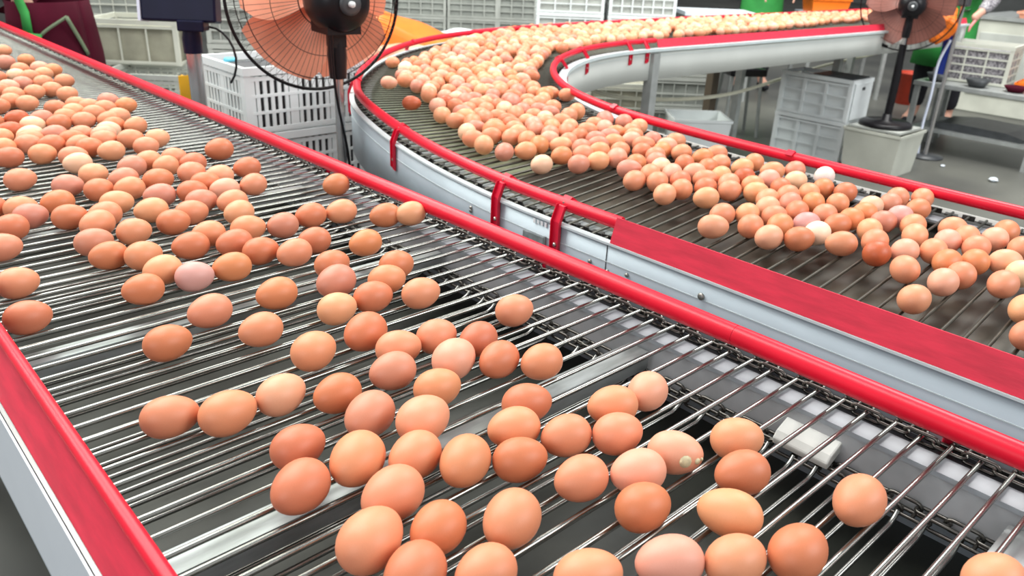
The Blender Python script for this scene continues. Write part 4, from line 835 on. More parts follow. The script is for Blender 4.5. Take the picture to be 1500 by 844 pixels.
(2.1,2.139,0.019,0.0205,-1.2,'n'),(2.008,2.472,0.02,0.0216,1.4,'k'),(2.219,2.377,0.021,0.0221,0.1,'k'),(2.164,2.367,0.02,0.0218,0.4,'k'),
(1.958,2.421,0.019,0.0209,0.1,'m'),(2.059,2.296,0.019,0.0207,-0.2,'k'),(2.255,2.303,0.02,0.0215,1.0,'k'),(2.013,2.532,0.02,0.0215,1.1,'d'),
(2.199,2.247,0.02,0.021,-0.7,'k'),(1.952,2.49,0.02,0.021,0.9,'n'),(2.328,2.39,0.021,0.0222,-0.9,'n'),(2.104,2.349,0.02,0.021,0.6,'m'),
(2.184,2.418,0.02,0.0216,-0.1,'n'),(2.049,2.581,0.02,0.0217,0.3,'n'),(2.207,2.315,0.02,0.0211,0.4,'n'),(2.4,2.303,0.02,0.0219,-0.2,'r'),
(2.211,2.523,0.02,0.022,1.3,'m'),(2.012,2.412,0.019,0.0206,-0.6,'o'),(2.351,2.534,0.021,0.0225,-0.2,'n'),(2.12,2.411,0.019,0.0209,0.6,'d'),
(2.237,2.623,0.021,0.0223,-0.1,'o'),(2.145,2.456,0.02,0.0211,0.5,'d'),(2.113,2.621,0.02,0.0216,-0.4,'o'),(2.161,2.527,0.02,0.0214,-0.2,'r'),
(2.109,2.575,0.02,0.0213,-0.5,'n'),(2.217,2.458,0.02,0.0212,1.3,'p'),(2.353,2.34,0.02,0.0212,-1.5,'o'),(2.471,2.526,0.021,0.0224,0.1,'p'),
(2.401,2.421,0.02,0.0216,0.5,'k'),(2.297,2.61,0.02,0.022,0.7,'m'),(2.28,2.692,0.021,0.0222,-0.8,'o'),(2.11,2.518,0.019,0.0208,-0.6,'n'),
(2.532,2.471,0.021,0.0223,-0.5,'m'),(2.275,2.386,0.019,0.0208,1.0,'n'),(2.183,2.655,0.02,0.0216,0.0,'k'),(2.496,2.326,0.02,0.0214,-0.8,'k'),
(2.166,2.611,0.02,0.0213,-0.8,'n'),(2.563,2.366,0.02,0.0218,0.7,'k'),(2.265,2.455,0.02,0.021,1.2,'n'),(2.436,2.34,0.02,0.0212,0.4,'n'),
(2.31,2.492,0.02,0.0213,0.5,'p'),(2.507,2.377,0.02,0.0216,0.4,'p'),(2.288,2.557,0.02,0.0214,1.1,'n'),(2.468,2.479,0.02,0.0218,0.2,'p'),
(2.396,2.628,0.021,0.0221,0.7,'m'),(2.331,2.667,0.021,0.0221,1.0,'n'),(2.262,2.506,0.02,0.0211,0.9,'n'),(2.627,2.375,0.02,0.0219,0.7,'o'),
(2.679,2.462,0.021,0.0224,0.6,'n'),(2.396,2.367,0.019,0.0209,1.1,'k'),(2.438,2.566,0.02,0.0219,1.5,'p'),(2.361,2.719,0.021,0.0222,-0.3,'n'),
(2.422,2.506,0.02,0.0215,-0.6,'n'),(2.375,2.488,0.02,0.0212,-0.2,'n'),(2.345,2.446,0.019,0.0209,-0.2,'n'),(2.579,2.547,0.021,0.0221,-0.6,'k'),
(2.447,2.39,0.019,0.0209,0.4,'p'),(2.64,2.529,0.021,0.0223,-0.9,'k'),(2.429,2.736,0.021,0.0223,-0.2,'d'),(2.241,2.67,0.02,0.0212,-0.7,'p'),
(2.34,2.586,0.02,0.0213,-1.4,'n'),(2.243,2.567,0.019,0.0208,0.7,'n'),(2.473,2.609,0.02,0.0218,-0.0,'o'),(2.652,2.584,0.021,0.0223,-0.3,'r'),
(2.597,2.596,0.021,0.0221,1.1,'n'),(2.389,2.575,0.02,0.0212,0.2,'n'),(2.453,2.687,0.02,0.0219,-1.3,'n'),(2.576,2.418,0.02,0.0212,0.3,'p'),
(2.758,2.448,0.02,0.022,-0.1,'p'),(2.581,2.475,0.02,0.0214,-1.3,'o'),(2.53,2.567,0.02,0.0216,-1.2,'n'),(2.545,2.678,0.02,0.022,-0.4,'k'),
(2.598,2.744,0.021,0.0224,-1.5,'d'),(2.489,2.434,0.019,0.0207,-1.6,'r'),(2.889,2.408,0.021,0.0221,0.7,'k'),(2.783,2.554,0.021,0.0222,-1.1,'o'),
(2.645,2.424,0.02,0.021,-1.0,'o'),(2.627,2.485,0.02,0.0212,-0.4,'n'),(2.533,2.627,0.02,0.0214,1.2,'n'),(2.391,2.674,0.02,0.021,0.3,'r'),
(2.801,2.599,0.021,0.0222,-0.6,'n'),(2.469,2.765,0.02,0.0216,-1.0,'m'),(2.494,2.654,0.02,0.0212,-1.3,'o'),(2.713,2.75,0.021,0.0224,-0.4,'n'),
(2.6,2.692,0.02,0.0217,-0.3,'n'),(2.525,2.518,0.019,0.0207,0.2,'n'),(2.715,2.407,0.019,0.0208,1.1,'n'),(2.518,2.759,0.02,0.0215,1.5,'k'),
(2.862,2.553,0.02,0.0219,-1.3,'n'),(2.888,2.509,0.02,0.0218,1.0,'o'),(2.805,2.464,0.02,0.0213,-1.2,'o'),(2.767,2.669,0.02,0.022,-1.3,'n'),
(2.93,2.536,0.02,0.022,-1.2,'o'),(2.906,2.607,0.021,0.0222,0.5,'n'),(2.527,2.81,0.02,0.0215,-0.7,'k'),(2.779,2.778,0.021,0.0223,0.0,'n'),
(2.696,2.687,0.02,0.0216,1.1,'k'),(3.088,2.445,0.021,0.0221,0.6,'p'),(2.737,2.609,0.02,0.0214,-0.9,'n'),(2.686,2.516,0.019,0.0208,1.4,'m'),
(2.587,2.646,0.019,0.0209,1.0,'o'),(2.504,2.707,0.019,0.0209,1.2,'n'),(3.164,2.411,0.021,0.0221,-0.1,'p'),(2.75,2.494,0.019,0.0209,0.1,'o'),
(2.924,2.474,0.02,0.0214,-0.6,'o'),(2.865,2.464,0.02,0.0211,-0.8,'k'),(2.812,2.68,0.02,0.0217,-0.9,'n'),(2.719,2.55,0.019,0.0208,-0.6,'r'),
(2.85,2.795,0.021,0.0222,1.1,'n'),(2.839,2.424,0.019,0.0207,0.7,'p'),(2.644,2.765,0.02,0.0213,-1.4,'n'),(2.789,2.888,0.021,0.0223,1.0,'n'),
(2.972,2.573,0.02,0.0217,1.2,'n'),(2.614,2.854,0.02,0.0215,-1.1,'d'),(2.833,2.876,0.021,0.0223,1.2,'d'),(2.576,2.819,0.02,0.0211,-0.5,'r'),
(3.022,2.56,0.02,0.0217,-1.5,'o'),(2.557,2.724,0.019,0.0207,-1.2,'m'),(3.037,2.693,0.021,0.0222,-0.6,'n'),(2.812,2.823,0.02,0.0219,1.0,'m'),
(2.666,2.818,0.02,0.0213,0.9,'n'),(2.944,2.805,0.021,0.0222,-0.4,'p'),(2.663,2.639,0.019,0.0205,-0.2,'o'),(2.651,2.697,0.019,0.0207,-1.3,'k'),
(3.068,2.582,0.02,0.0217,0.8,'n'),(2.919,2.756,0.02,0.0219,0.0,'m'),(3.038,2.631,0.02,0.0218,1.3,'o'),(2.966,2.425,0.019,0.0207,-0.8,'o'),
(2.977,2.484,0.02,0.021,-0.0,'n'),(2.729,2.877,0.02,0.0216,0.1,'o'),(3.101,2.63,0.02,0.022,1.2,'n'),(3.485,2.405,0.021,0.0225,-0.7,'n'),
(3.028,2.501,0.02,0.0212,-1.4,'o'),(3.011,2.441,0.019,0.0209,1.2,'o'),(3.333,2.562,0.021,0.0225,-0.8,'n'),(2.874,2.668,0.02,0.0212,1.3,'p'),
(2.852,2.61,0.019,0.0209,-0.7,'p'),(3.3,2.402,0.02,0.0217,0.3,'o'),(2.789,2.729,0.02,0.0211,1.4,'d'),(2.67,2.876,0.02,0.0212,-0.2,'d'),
(3.343,2.426,0.02,0.0218,-1.2,'k'),(3.15,2.552,0.02,0.0216,0.9,'n'),(2.758,2.839,0.02,0.0212,0.6,'n'),(3.264,2.618,0.021,0.0222,0.2,'n'),
(3.226,2.431,0.02,0.0213,-0.9,'n'),(3.182,2.714,0.021,0.0222,-1.2,'n'),(2.926,2.896,0.02,0.022,-0.7,'n'),(3.217,2.643,0.02,0.022,-1.2,'k'),
(2.936,2.674,0.02,0.0211,1.4,'o'),(3.199,2.583,0.02,0.0217,-0.6,'k'),(2.869,2.848,0.02,0.0215,1.2,'k'),(3.075,2.493,0.019,0.0209,1.1,'o'),
(3.166,2.467,0.02,0.021,0.2,'k'),(3.439,2.572,0.021,0.0224,0.5,'o'),(3.039,2.884,0.021,0.0221,-1.4,'r'),(3.278,2.564,0.02,0.0217,-0.2,'n'),
(3.577,2.438,0.021,0.0223,0.5,'o'),(3.123,2.802,0.021,0.022,-0.3,'o'),(3.318,2.497,0.02,0.0216,-0.2,'k'),(3.219,2.533,0.02,0.0214,-1.1,'p'),
(3.131,2.502,0.019,0.0209,-0.4,'n'),(3.466,2.508,0.021,0.0221,-1.2,'n'),(2.887,2.719,0.019,0.0208,-1.2,'n'),(3.112,2.684,0.02,0.0215,-1.4,'p'),
(3.264,2.514,0.02,0.0213,1.0,'n'),(3.265,2.46,0.02,0.0211,1.2,'n'),(3.111,2.859,0.02,0.0219,-0.3,'o'),(3.43,2.437,0.02,0.0215,1.6,'k'),
(2.831,2.737,0.019,0.0205,-1.4,'n'),(3.081,2.735,0.02,0.0213,-1.2,'o'),(3.321,2.71,0.02,0.022,-0.4,'k'),(3.394,2.599,0.02,0.0219,-1.5,'o'),
(3.68,2.473,0.021,0.0224,-1.1,'n'),(2.975,2.631,0.019,0.0205,0.4,'p'),(3.389,2.666,0.021,0.0221,0.4,'n'),(2.996,2.77,0.02,0.0211,-1.4,'o'),
(3.125,2.589,0.019,0.0208,0.5,'n'),(3.346,2.759,0.021,0.0222,1.2,'o'),(2.984,2.707,0.019,0.0207,-0.3,'n'),(3.671,2.412,0.02,0.022,0.9,'k'),
(3.381,2.537,0.02,0.0214,-1.0,'k'),(3.794,2.406,0.021,0.0223,1.2,'p'),(3.624,2.461,0.02,0.0219,-1.4,'o'),(3.221,2.851,0.02,0.0219,-0.1,'o'),
(3.576,2.634,0.021,0.0223,-0.5,'n'),(3.876,2.408,0.021,0.0225,-1.4,'k'),(3.219,2.482,0.019,0.0205,-0.8,'p'),(3.632,2.617,0.021,0.0224,-0.2,'k'),
(3.59,2.499,0.02,0.0218,0.3,'n'),(3.298,2.788,0.02,0.0218,-0.5,'n'),(3.015,2.819,0.019,0.0209,1.0,'o'),(3.602,2.552,0.02,0.0219,-0.2,'k'),
(3.065,2.833,0.02,0.021,0.2,'n'),(3.383,2.454,0.019,0.0208,1.1,'k'),(3.268,2.704,0.02,0.0212,-0.9,'p'),(3.234,2.782,0.02,0.0214,-0.9,'p'),
(3.492,2.787,0.021,0.0223,-1.3,'n'),(2.983,2.889,0.019,0.0209,1.0,'m'),(3.055,2.782,0.019,0.0207,0.6,'n'),(3.131,2.729,0.019,0.0208,-0.1,'o'),
(3.555,2.577,0.02,0.0217,-1.4,'o'),(3.171,2.648,0.019,0.0206,-1.5,'p'),(3.667,2.542,0.02,0.0218,-0.1,'p'),(3.163,2.839,0.02,0.0212,1.3,'o'),
(3.509,2.442,0.019,0.021,-0.8,'k'),(3.678,2.644,0.021,0.0222,0.1,'p'),(3.162,2.768,0.019,0.0209,1.4,'k'),(3.483,2.616,0.02,0.0214,-0.9,'p'),
(3.642,2.688,0.021,0.0222,1.4,'o'),(3.345,2.617,0.019,0.0209,0.1,'n'),(3.431,2.792,0.02,0.0217,-0.1,'k'),(3.517,2.546,0.02,0.0211,1.5,'k'),
(3.534,2.497,0.02,0.021,-0.0,'o'),(3.298,2.662,0.019,0.0208,0.4,'n'),(3.616,2.766,0.021,0.0222,1.3,'k'),(3.842,2.52,0.02,0.022,1.2,'n'),
(3.629,2.836,0.021,0.0224,-0.7,'p'),(3.856,2.461,0.02,0.0218,1.5,'k'),(3.402,2.732,0.02,0.0213,-0.7,'p'),(3.953,2.548,0.021,0.0224,-1.1,'p'),
(3.888,2.541,0.021,0.0222,-0.8,'o'),(3.771,2.472,0.02,0.0215,1.3,'o'),(3.514,2.661,0.02,0.0213,-0.2,'k'),(3.264,2.827,0.02,0.021,1.2,'k'),
(3.563,2.764,0.02,0.0217,1.3,'k'),(3.386,2.823,0.02,0.0213,0.7,'n'),(3.794,2.534,0.02,0.0217,0.3,'k'),(3.73,2.489,0.02,0.0213,1.1,'n'),
(3.958,2.465,0.02,0.0219,0.2,'n'),(3.456,2.734,0.02,0.0212,1.2,'n'),(3.591,2.716,0.02,0.0215,1.3,'p'),(3.53,2.813,0.02,0.0216,-0.8,'k'),
(3.701,2.711,0.02,0.0218,-0.3,'o'),(4.01,2.613,0.021,0.0225,-1.5,'n'),(3.553,2.854,0.02,0.0218,-0.8,'n'),(3.912,2.694,0.021,0.0224,-0.7,'n'),
(3.741,2.418,0.019,0.0208,-1.5,'n'),(4.092,2.476,0.021,0.0221,-1.1,'p'),(3.452,2.658,0.019,0.0207,1.5,'k'),(3.533,2.72,0.02,0.0211,-0.2,'n'),
(3.757,2.783,0.02,0.022,-0.1,'k'),(3.996,2.424,0.02,0.0216,-1.2,'o'),(3.827,2.701,0.02,0.0219,-1.4,'o'),(3.946,2.736,0.021,0.0224,-0.8,'n'),
(3.492,2.858,0.02,0.0213,-0.4,'n'),(4.048,2.672,0.021,0.0225,0.3,'k'),(4.081,2.418,0.02,0.0217,-0.5,'k'),(4.177,2.425,0.02,0.022,-1.3,'k'),
(3.911,2.491,0.02,0.0214,-0.8,'n'),(3.435,2.852,0.02,0.0211,-1.5,'o'),(3.794,2.582,0.02,0.0213,-0.6,'n'),(4.225,2.432,0.021,0.0221,-0.5,'p'),
(4.132,2.439,0.02,0.0218,1.4,'n'),(3.339,2.876,0.019,0.0208,-0.1,'k'),(3.307,2.84,0.019,0.0205,-1.5,'p'),(4.245,2.481,0.021,0.0223,0.4,'o'),
(3.693,2.601,0.019,0.0209,-0.0,'k'),(4.389,2.434,0.021,0.0224,0.1,'k'),(3.841,2.748,0.02,0.0218,-0.5,'o'),(3.878,2.876,0.021,0.0223,-0.4,'n'),
(3.748,2.559,0.019,0.0208,-0.7,'k'),(4.2,2.536,0.021,0.0221,1.2,'k'),(3.747,2.843,0.02,0.0217,-0.4,'o'),(3.973,2.686,0.02,0.0219,-1.0,'o'),
(4.292,2.551,0.021,0.0224,1.2,'n'),(3.753,2.608,0.019,0.0209,1.0,'p'),(4.295,2.43,0.02,0.0219,-1.5,'o'),(3.892,2.826,0.02,0.0219,-0.6,'o'),
(3.785,2.648,0.019,0.0209,-1.2,'p'),(3.944,2.418,0.019,0.0206,0.6,'n'),(4.058,2.856,0.021,0.0224,-1.2,'p'),(3.671,2.761,0.019,0.0209,-1.2,'p'),
(4.117,2.674,0.02,0.0219,0.3,'n'),(4.136,2.801,0.021,0.0224,-1.0,'k'),(4.331,2.514,0.02,0.022,-0.3,'k'),(3.694,2.81,0.02,0.021,0.9,'o'),
(4.346,2.658,0.021,0.0225,-0.8,'p'),(3.985,2.78,0.02,0.0218,1.0,'o'),(4.182,2.478,0.02,0.0214,0.5,'p'),(4.039,2.447,0.019,0.0208,0.5,'o'),
(3.837,2.814,0.02,0.0214,-0.9,'o'),(4.389,2.519,0.021,0.022,1.4,'n'),(4.083,2.744,0.02,0.0218,0.1,'p'),(3.746,2.687,0.019,0.0206,1.0,'n'),
(3.958,2.871,0.02,0.0218,1.5,'k'),(3.821,2.862,0.02,0.0214,0.8,'p'),(4.243,2.559,0.02,0.0216,-1.2,'o'),(4.052,2.59,0.02,0.0211,1.4,'n'),
(3.862,2.66,0.019,0.0208,-0.6,'o'),(4.485,2.483,0.021,0.0221,-1.2,'p'),(4.105,2.625,0.02,0.0214,0.7,'o'),(4.111,2.871,0.021,0.0222,-1.2,'k'),
(3.932,2.596,0.019,0.0207,0.8,'n'),(3.869,2.591,0.019,0.0205,0.2,'k'),(4.007,2.507,0.019,0.0206,0.0,'p'),(4.041,2.789,0.02,0.0216,0.8,'k'),
(3.964,2.635,0.019,0.0209,-1.2,'p'),(4.442,2.538,0.02,0.022,-1.1,'n'),(4.007,2.563,0.019,0.0208,0.1,'n'),(3.999,2.837,0.02,0.0216,-1.4,'o'),
(4.428,2.473,0.02,0.0216,1.3,'o'),(4.41,2.62,0.02,0.022,-0.4,'p'),(4.278,2.834,0.021,0.0222,0.0,'k'),(4.177,2.617,0.02,0.0212,-0.2,'p'),
(4.576,2.482,0.02,0.022,-0.1,'o'),(3.679,2.876,0.019,0.0206,-1.1,'p'),(4.23,2.819,0.02,0.022,-1.3,'o'),(4.177,2.876,0.02,0.022,0.5,'p'),
(4.387,2.689,0.02,0.022,-0.2,'p'),(4.155,2.749,0.02,0.0215,1.1,'n'),(4.338,2.78,0.021,0.0221,0.9,'o'),(4.354,2.469,0.02,0.0212,1.1,'o'),
(4.59,2.583,0.021,0.0222,-0.8,'k'),(4.084,2.541,0.019,0.0206,-0.6,'n'),(4.156,2.523,0.019,0.0207,-1.3,'k'),(4.449,2.756,0.021,0.0223,0.0,'p'),
(3.89,2.766,0.019,0.0206,0.5,'n'),(4.022,2.74,0.019,0.0209,0.6,'o'),(4.256,2.715,0.02,0.0215,-0.7,'k'),(4.282,2.774,0.02,0.0217,0.8,'k'),
(4.182,2.827,0.02,0.0215,0.9,'o'),(4.497,2.816,0.021,0.0224,1.0,'k'),(3.948,2.811,0.019,0.0208,-0.6,'k'),(4.394,2.74,0.02,0.0218,0.5,'n'),
(4.132,2.587,0.019,0.0206,-0.1,'k'),(4.261,2.615,0.02,0.021,-0.9,'n'),(4.088,2.809,0.02,0.0211,-1.3,'o'),(4.532,2.558,0.02,0.0216,1.4,'k'),
(4.287,2.654,0.02,0.0212,-0.8,'n'),(4.461,2.621,0.02,0.0216,1.6,'k'),(4.672,2.452,0.02,0.0216,-1.6,'o'),(4.72,2.634,0.021,0.0223,0.2,'k'),
(4.703,2.727,0.021,0.0225,-0.2,'k'),(4.733,2.466,0.02,0.0217,-1.0,'k'),(4.774,2.497,0.02,0.0219,1.0,'k'),(4.395,2.572,0.02,0.0211,0.6,'n'),
(4.652,2.753,0.021,0.0223,-0.2,'o'),(4.464,2.847,0.02,0.022,0.7,'k'),(4.929,2.488,0.021,0.0222,1.0,'n'),(4.573,2.763,0.02,0.022,1.0,'o'),
(4.358,2.609,0.019,0.0209,0.4,'o'),(4.218,2.747,0.019,0.0209,1.1,'n'),(4.743,2.536,0.02,0.0218,0.4,'k'),(4.637,2.526,0.02,0.0214,0.8,'k'),
(4.608,2.631,0.02,0.0217,-1.1,'n'),(4.388,2.85,0.02,0.0217,0.6,'n'),(4.187,2.71,0.019,0.0207,-1.1,'n'),(4.747,2.685,0.021,0.0222,0.7,'k'),
(4.837,2.473,0.02,0.0218,0.8,'o'),(4.492,2.66,0.02,0.0213,-0.3,'o'),(4.958,2.565,0.021,0.0223,0.7,'n'),(4.904,2.535,0.02,0.022,-0.2,'o'),
(4.586,2.529,0.02,0.0211,1.2,'o'),(4.682,2.504,0.02,0.0212,-0.8,'k'),(4.338,2.711,0.019,0.0208,-1.0,'n'),(4.439,2.668,0.019,0.021,0.8,'n'),
(4.527,2.722,0.02,0.0214,-1.3,'o'),(4.537,2.451,0.019,0.0206,-1.5,'k'),(4.321,2.865,0.02,0.0211,0.0,'o'),(4.791,2.568,0.02,0.0215,-1.5,'k'),
(4.403,2.802,0.02,0.0211,-0.6,'p'),(4.883,2.707,0.021,0.0222,0.8,'o'),(4.517,2.617,0.019,0.0209,-0.3,'n'),(5.014,2.614,0.021,0.0222,-1.3,'o'),
(4.246,2.873,0.019,0.0208,-0.1,'n'),(4.64,2.578,0.02,0.021,1.1,'k'),(4.849,2.533,0.02,0.0214,-0.1,'p'),(4.856,2.638,0.02,0.0218,0.8,'o'),
(4.546,2.656,0.019,0.0209,-0.5,'k'),(4.644,2.802,0.02,0.0216,0.3,'n'),(4.617,2.45,0.019,0.0205,0.6,'k'),(5.001,2.669,0.021,0.0222,-1.3,'n'),
(5.104,2.498,0.02,0.0219,-0.8,'o'),(4.48,2.718,0.019,0.0208,0.8,'p'),(4.577,2.689,0.019,0.021,-0.4,'k'),(4.911,2.638,0.02,0.0217,1.3,'k'),
(4.764,2.744,0.02,0.0216,-0.8,'n'),(5.013,2.539,0.02,0.0216,1.0,'o'),(4.779,2.848,0.02,0.0219,0.2,'k'),(5.064,2.649,0.021,0.0221,1.4,'k'),
(5.226,2.522,0.021,0.0221,-0.5,'n'),(4.664,2.624,0.019,0.0209,-1.4,'k'),(4.634,2.695,0.019,0.0209,1.1,'o'),(4.682,2.672,0.019,0.0209,-1.2,'n'),
(5.276,2.485,0.02,0.022,-1.1,'k'),(4.74,2.585,0.019,0.0208,-1.4,'o'),(4.842,2.738,0.02,0.0215,-0.8,'n'),(5.073,2.707,0.02,0.022,0.4,'o'),
(4.688,2.565,0.019,0.0206,-0.8,'o'),(4.899,2.814,0.02,0.0217,-0.2,'p'),(5.24,2.699,0.021,0.0223,-0.1,'n'),(5.051,2.782,0.02,0.022,1.4,'k'),
(5.098,2.595,0.02,0.0216,-1.2,'o'),(5.151,2.518,0.02,0.0215,-0.2,'n'),(4.661,2.851,0.02,0.0211,0.9,'o'),(4.793,2.628,0.019,0.0208,0.3,'k'),
(5.162,2.464,0.02,0.0213,-1.5,'k'),(4.904,2.584,0.019,0.0209,-1.3,'o'),(5.241,2.75,0.021,0.0223,1.0,'o'),(4.741,2.796,0.02,0.0211,0.5,'p'),
(5.3,2.748,0.021,0.0224,1.0,'p'),(4.6,2.85,0.019,0.0208,-0.4,'o'),(4.538,2.848,0.019,0.0206,-1.1,'k'),(5.295,2.629,0.02,0.022,-0.8,'n'),
(4.703,2.827,0.019,0.0209,-1.2,'k'),(5.339,2.699,0.021,0.0222,-1.2,'k'),(5.434,2.542,0.02,0.022,-0.8,'k'),(5.104,2.799,0.02,0.0219,-0.7,'o'),
(5.388,2.588,0.02,0.022,-1.3,'k'),(5.096,2.546,0.02,0.0211,-0.0,'o'),(5.282,2.542,0.02,0.0215,0.2,'o'),(4.79,2.794,0.019,0.0209,1.2,'p'),
(5.188,2.75,0.02,0.0218,-0.0,'n'),(4.692,2.781,0.019,0.0206,-0.5,'k'),(4.818,2.695,0.019,0.0207,1.0,'k'),(5.373,2.658,0.02,0.022,0.1,'n'),
(5.025,2.48,0.019,0.0206,1.1,'k'),(5.051,2.574,0.019,0.0209,-0.6,'n'),(5.535,2.589,0.021,0.0222,1.3,'n'),(4.956,2.62,0.019,0.0207,-0.2,'n'),
(5.493,2.488,0.02,0.0217,-0.8,'o'),(4.933,2.696,0.019,0.0208,-0.4,'n'),(5.184,2.574,0.02,0.0211,-1.5,'n'),(5.167,2.799,0.02,0.0217,-1.0,'n'),
(5.346,2.613,0.02,0.0216,0.8,'n'),(5.655,2.627,0.021,0.0224,1.4,'k'),(4.886,2.761,0.019,0.0208,-0.6,'p'),(4.837,2.803,0.019,0.0207,-1.5,'p'),
(4.941,2.765,0.019,0.0209,0.2,'n'),(5.289,2.803,0.02,0.0218,-0.3,'n'),(5.235,2.571,0.02,0.021,-0.2,'n'),(5.207,2.464,0.019,0.0206,-1.0,'n'),
(5.001,2.815,0.02,0.021,1.3,'k'),(4.949,2.828,0.019,0.0209,-1.1,'n'),(5.547,2.498,0.02,0.0215,0.7,'n'),(5.368,2.503,0.02,0.021,0.8,'n'),
(5.168,2.674,0.019,0.0209,0.4,'k'),(5.197,2.633,0.019,0.0209,-1.2,'k'),(5.144,2.595,0.019,0.0206,1.3,'n'),(5.315,2.575,0.019,0.0209,-0.7,'p'),
(5.003,2.747,0.019,0.0206,-0.0,'n'),(5.391,2.768,0.02,0.0215,-0.0,'k'),(5.439,2.469,0.019,0.0209,1.1,'k'),(5.823,2.626,0.021,0.0222,-0.3,'o'),
(5.528,2.538,0.02,0.0212,0.3,'k'),(5.426,2.625,0.02,0.0212,-0.8,'p'),(5.32,2.508,0.019,0.0206,1.3,'n'),(5.764,2.634,0.02,0.022,-0.6,'o'),
(5.34,2.781,0.02,0.0213,-1.1,'n'),(5.246,2.649,0.019,0.0207,0.2,'k'),(5.561,2.638,0.02,0.0213,-0.7,'o'),(5.492,2.71,0.02,0.0213,1.4,'n'),
(5.135,2.755,0.019,0.0205,-1.4,'k'),(5.564,2.707,0.02,0.0214,1.5,'o'),(5.859,2.724,0.021,0.0221,1.0,'n'),(5.617,2.677,0.02,0.0214,0.8,'k'),
(5.488,2.652,0.02,0.021,1.4,'n'),(5.761,2.682,0.02,0.0217,0.1,'o'),(5.673,2.551,0.02,0.0211,-1.3,'k'),(5.431,2.734,0.02,0.021,-0.3,'n'),
(5.628,2.571,0.02,0.021,0.6,'n'),(5.444,2.691,0.019,0.0209,0.2,'k'),(5.491,2.569,0.019,0.0207,1.5,'n'),(6.012,2.725,0.021,0.0223,1.0,'n'),
(5.218,2.795,0.019,0.0206,-0.3,'k'),(5.53,2.748,0.02,0.0212,-0.7,'k'),(5.466,2.769,0.02,0.0211,0.3,'o'),(5.943,2.73,0.021,0.0221,-1.4,'n'),
(5.727,2.592,0.02,0.0211,0.9,'o'),(5.622,2.523,0.019,0.0206,0.6,'p'),(5.707,2.645,0.02,0.021,-0.5,'o'),(5.701,2.712,0.02,0.0212,-1.3,'o'),
(5.584,2.587,0.019,0.0205,0.6,'o'),(5.766,2.735,0.02,0.0212,1.2,'k'),(5.65,2.735,0.019,0.0209,0.6,'k'),(5.807,2.71,0.02,0.021,-0.1,'o'),
(5.583,2.756,0.019,0.0205,-1.6,'k'),(5.887,2.683,0.02,0.021,-0.2,'k'),
]
DROPX, DROPY = 0.5145, 0.3238

def egg_shape(nu, nv):
    """unit egg: long axis x, radius 1, blunt end at -x"""
    vs = []; R = 1.29
    for i in range(1, nv):
        t = math.pi * i / nv; x = -math.cos(t); r = math.sin(t) * (1 - 0.09 * x) * 0.995
        for k in range(nu):
            a = 2 * math.pi * k / nu; vs.append((x * R, r * math.cos(a), r * math.sin(a)))
    vs += [(-R, 0, 0), (R, 0, 0)]; n = len(vs)
    fs = [((i) * nu + k, i * nu + (k + 1) % nu, (i + 1) * nu + (k + 1) % nu, (i + 1) * nu + k) for i in range(nv - 2) for k in range(nu)]
    fs += [(n - 2, (k + 1) % nu, k) for k in range(nu)] + [(n - 1, (nv - 2) * nu + k, (nv - 2) * nu + (k + 1) % nu) for k in range(nu)]
    return vs, fs
def egg_mesh(nu, nv):
    m = MB(); v, f = egg_shape(nu, nv); m.add(v, f, 0, True)
    o = m.build('egg', M_EGG); me = o.data; bpy.data.objects.remove(o); return me
EM = egg_mesh(32, 20); EM2 = egg_mesh(20, 12)
rnd = random.Random(11)
for i, (x, y, z, b, r, yaw, t, c2, label) in enumerate(EGGS):
    o = bpy.data.objects.new('egg', EM if i < 130 else EM2); COL.objects.link(o)
    o.location = (x, y, z); o.rotation_euler = (rnd.uniform(0, 6.28), 0, yaw + (math.pi if rnd.random() < .5 else 0))
    o.scale = (b * r / 1.29, b, b)
    j = rnd.uniform(.94, 1.06); c = TONE[t]
    o.color = (min(1, c[0] * j), min(1, c[1] * j * rnd.uniform(.95, 1.05)), min(1, c[2] * j * rnd.uniform(.93, 1.07)), 1)
    tag(o, label, 'egg', 'eggs on the curved conveyor' if c2 else 'eggs on the straight conveyor')
    if label.startswith('pinkish tan egg') and abs(x - DROPX) < .012 and abs(y - DROPY) < .012:
        d = MB(); R = b * 1.005
        for ax, ay, rr_ in ((-0.35, -1.05, .30), (-0.25, -1.25, .18), (0.95, -0.75, .16), (1.05, -.45, .10)):
            cdir = Vector((math.cos(ay) * math.sin(ax + .9), math.sin(ay) * .8, 0.15 * math.cos(ax))).normalized()
            Rm = cdir.to_track_quat('Z', 'Y').to_matrix()
            p = Vector((cdir.x * R * 1.25, cdir.y * R * .99, cdir.z * R * .99))
            d.lathe([(R * rr_, -.0012), (R * rr_ * .8, .0006), (R * rr_ * .4, .0012), (.00001, .0014)], 10, p, M=Rm)
        dd = d.build('dropping_patch', M_DROP, o); dd.scale = (1 / o.scale[0], 1 / b, 1 / b)
        dd['label'] = 'pale dried dropping stuck to the shell'
        o.rotation_euler = (0, 0, -0.9)
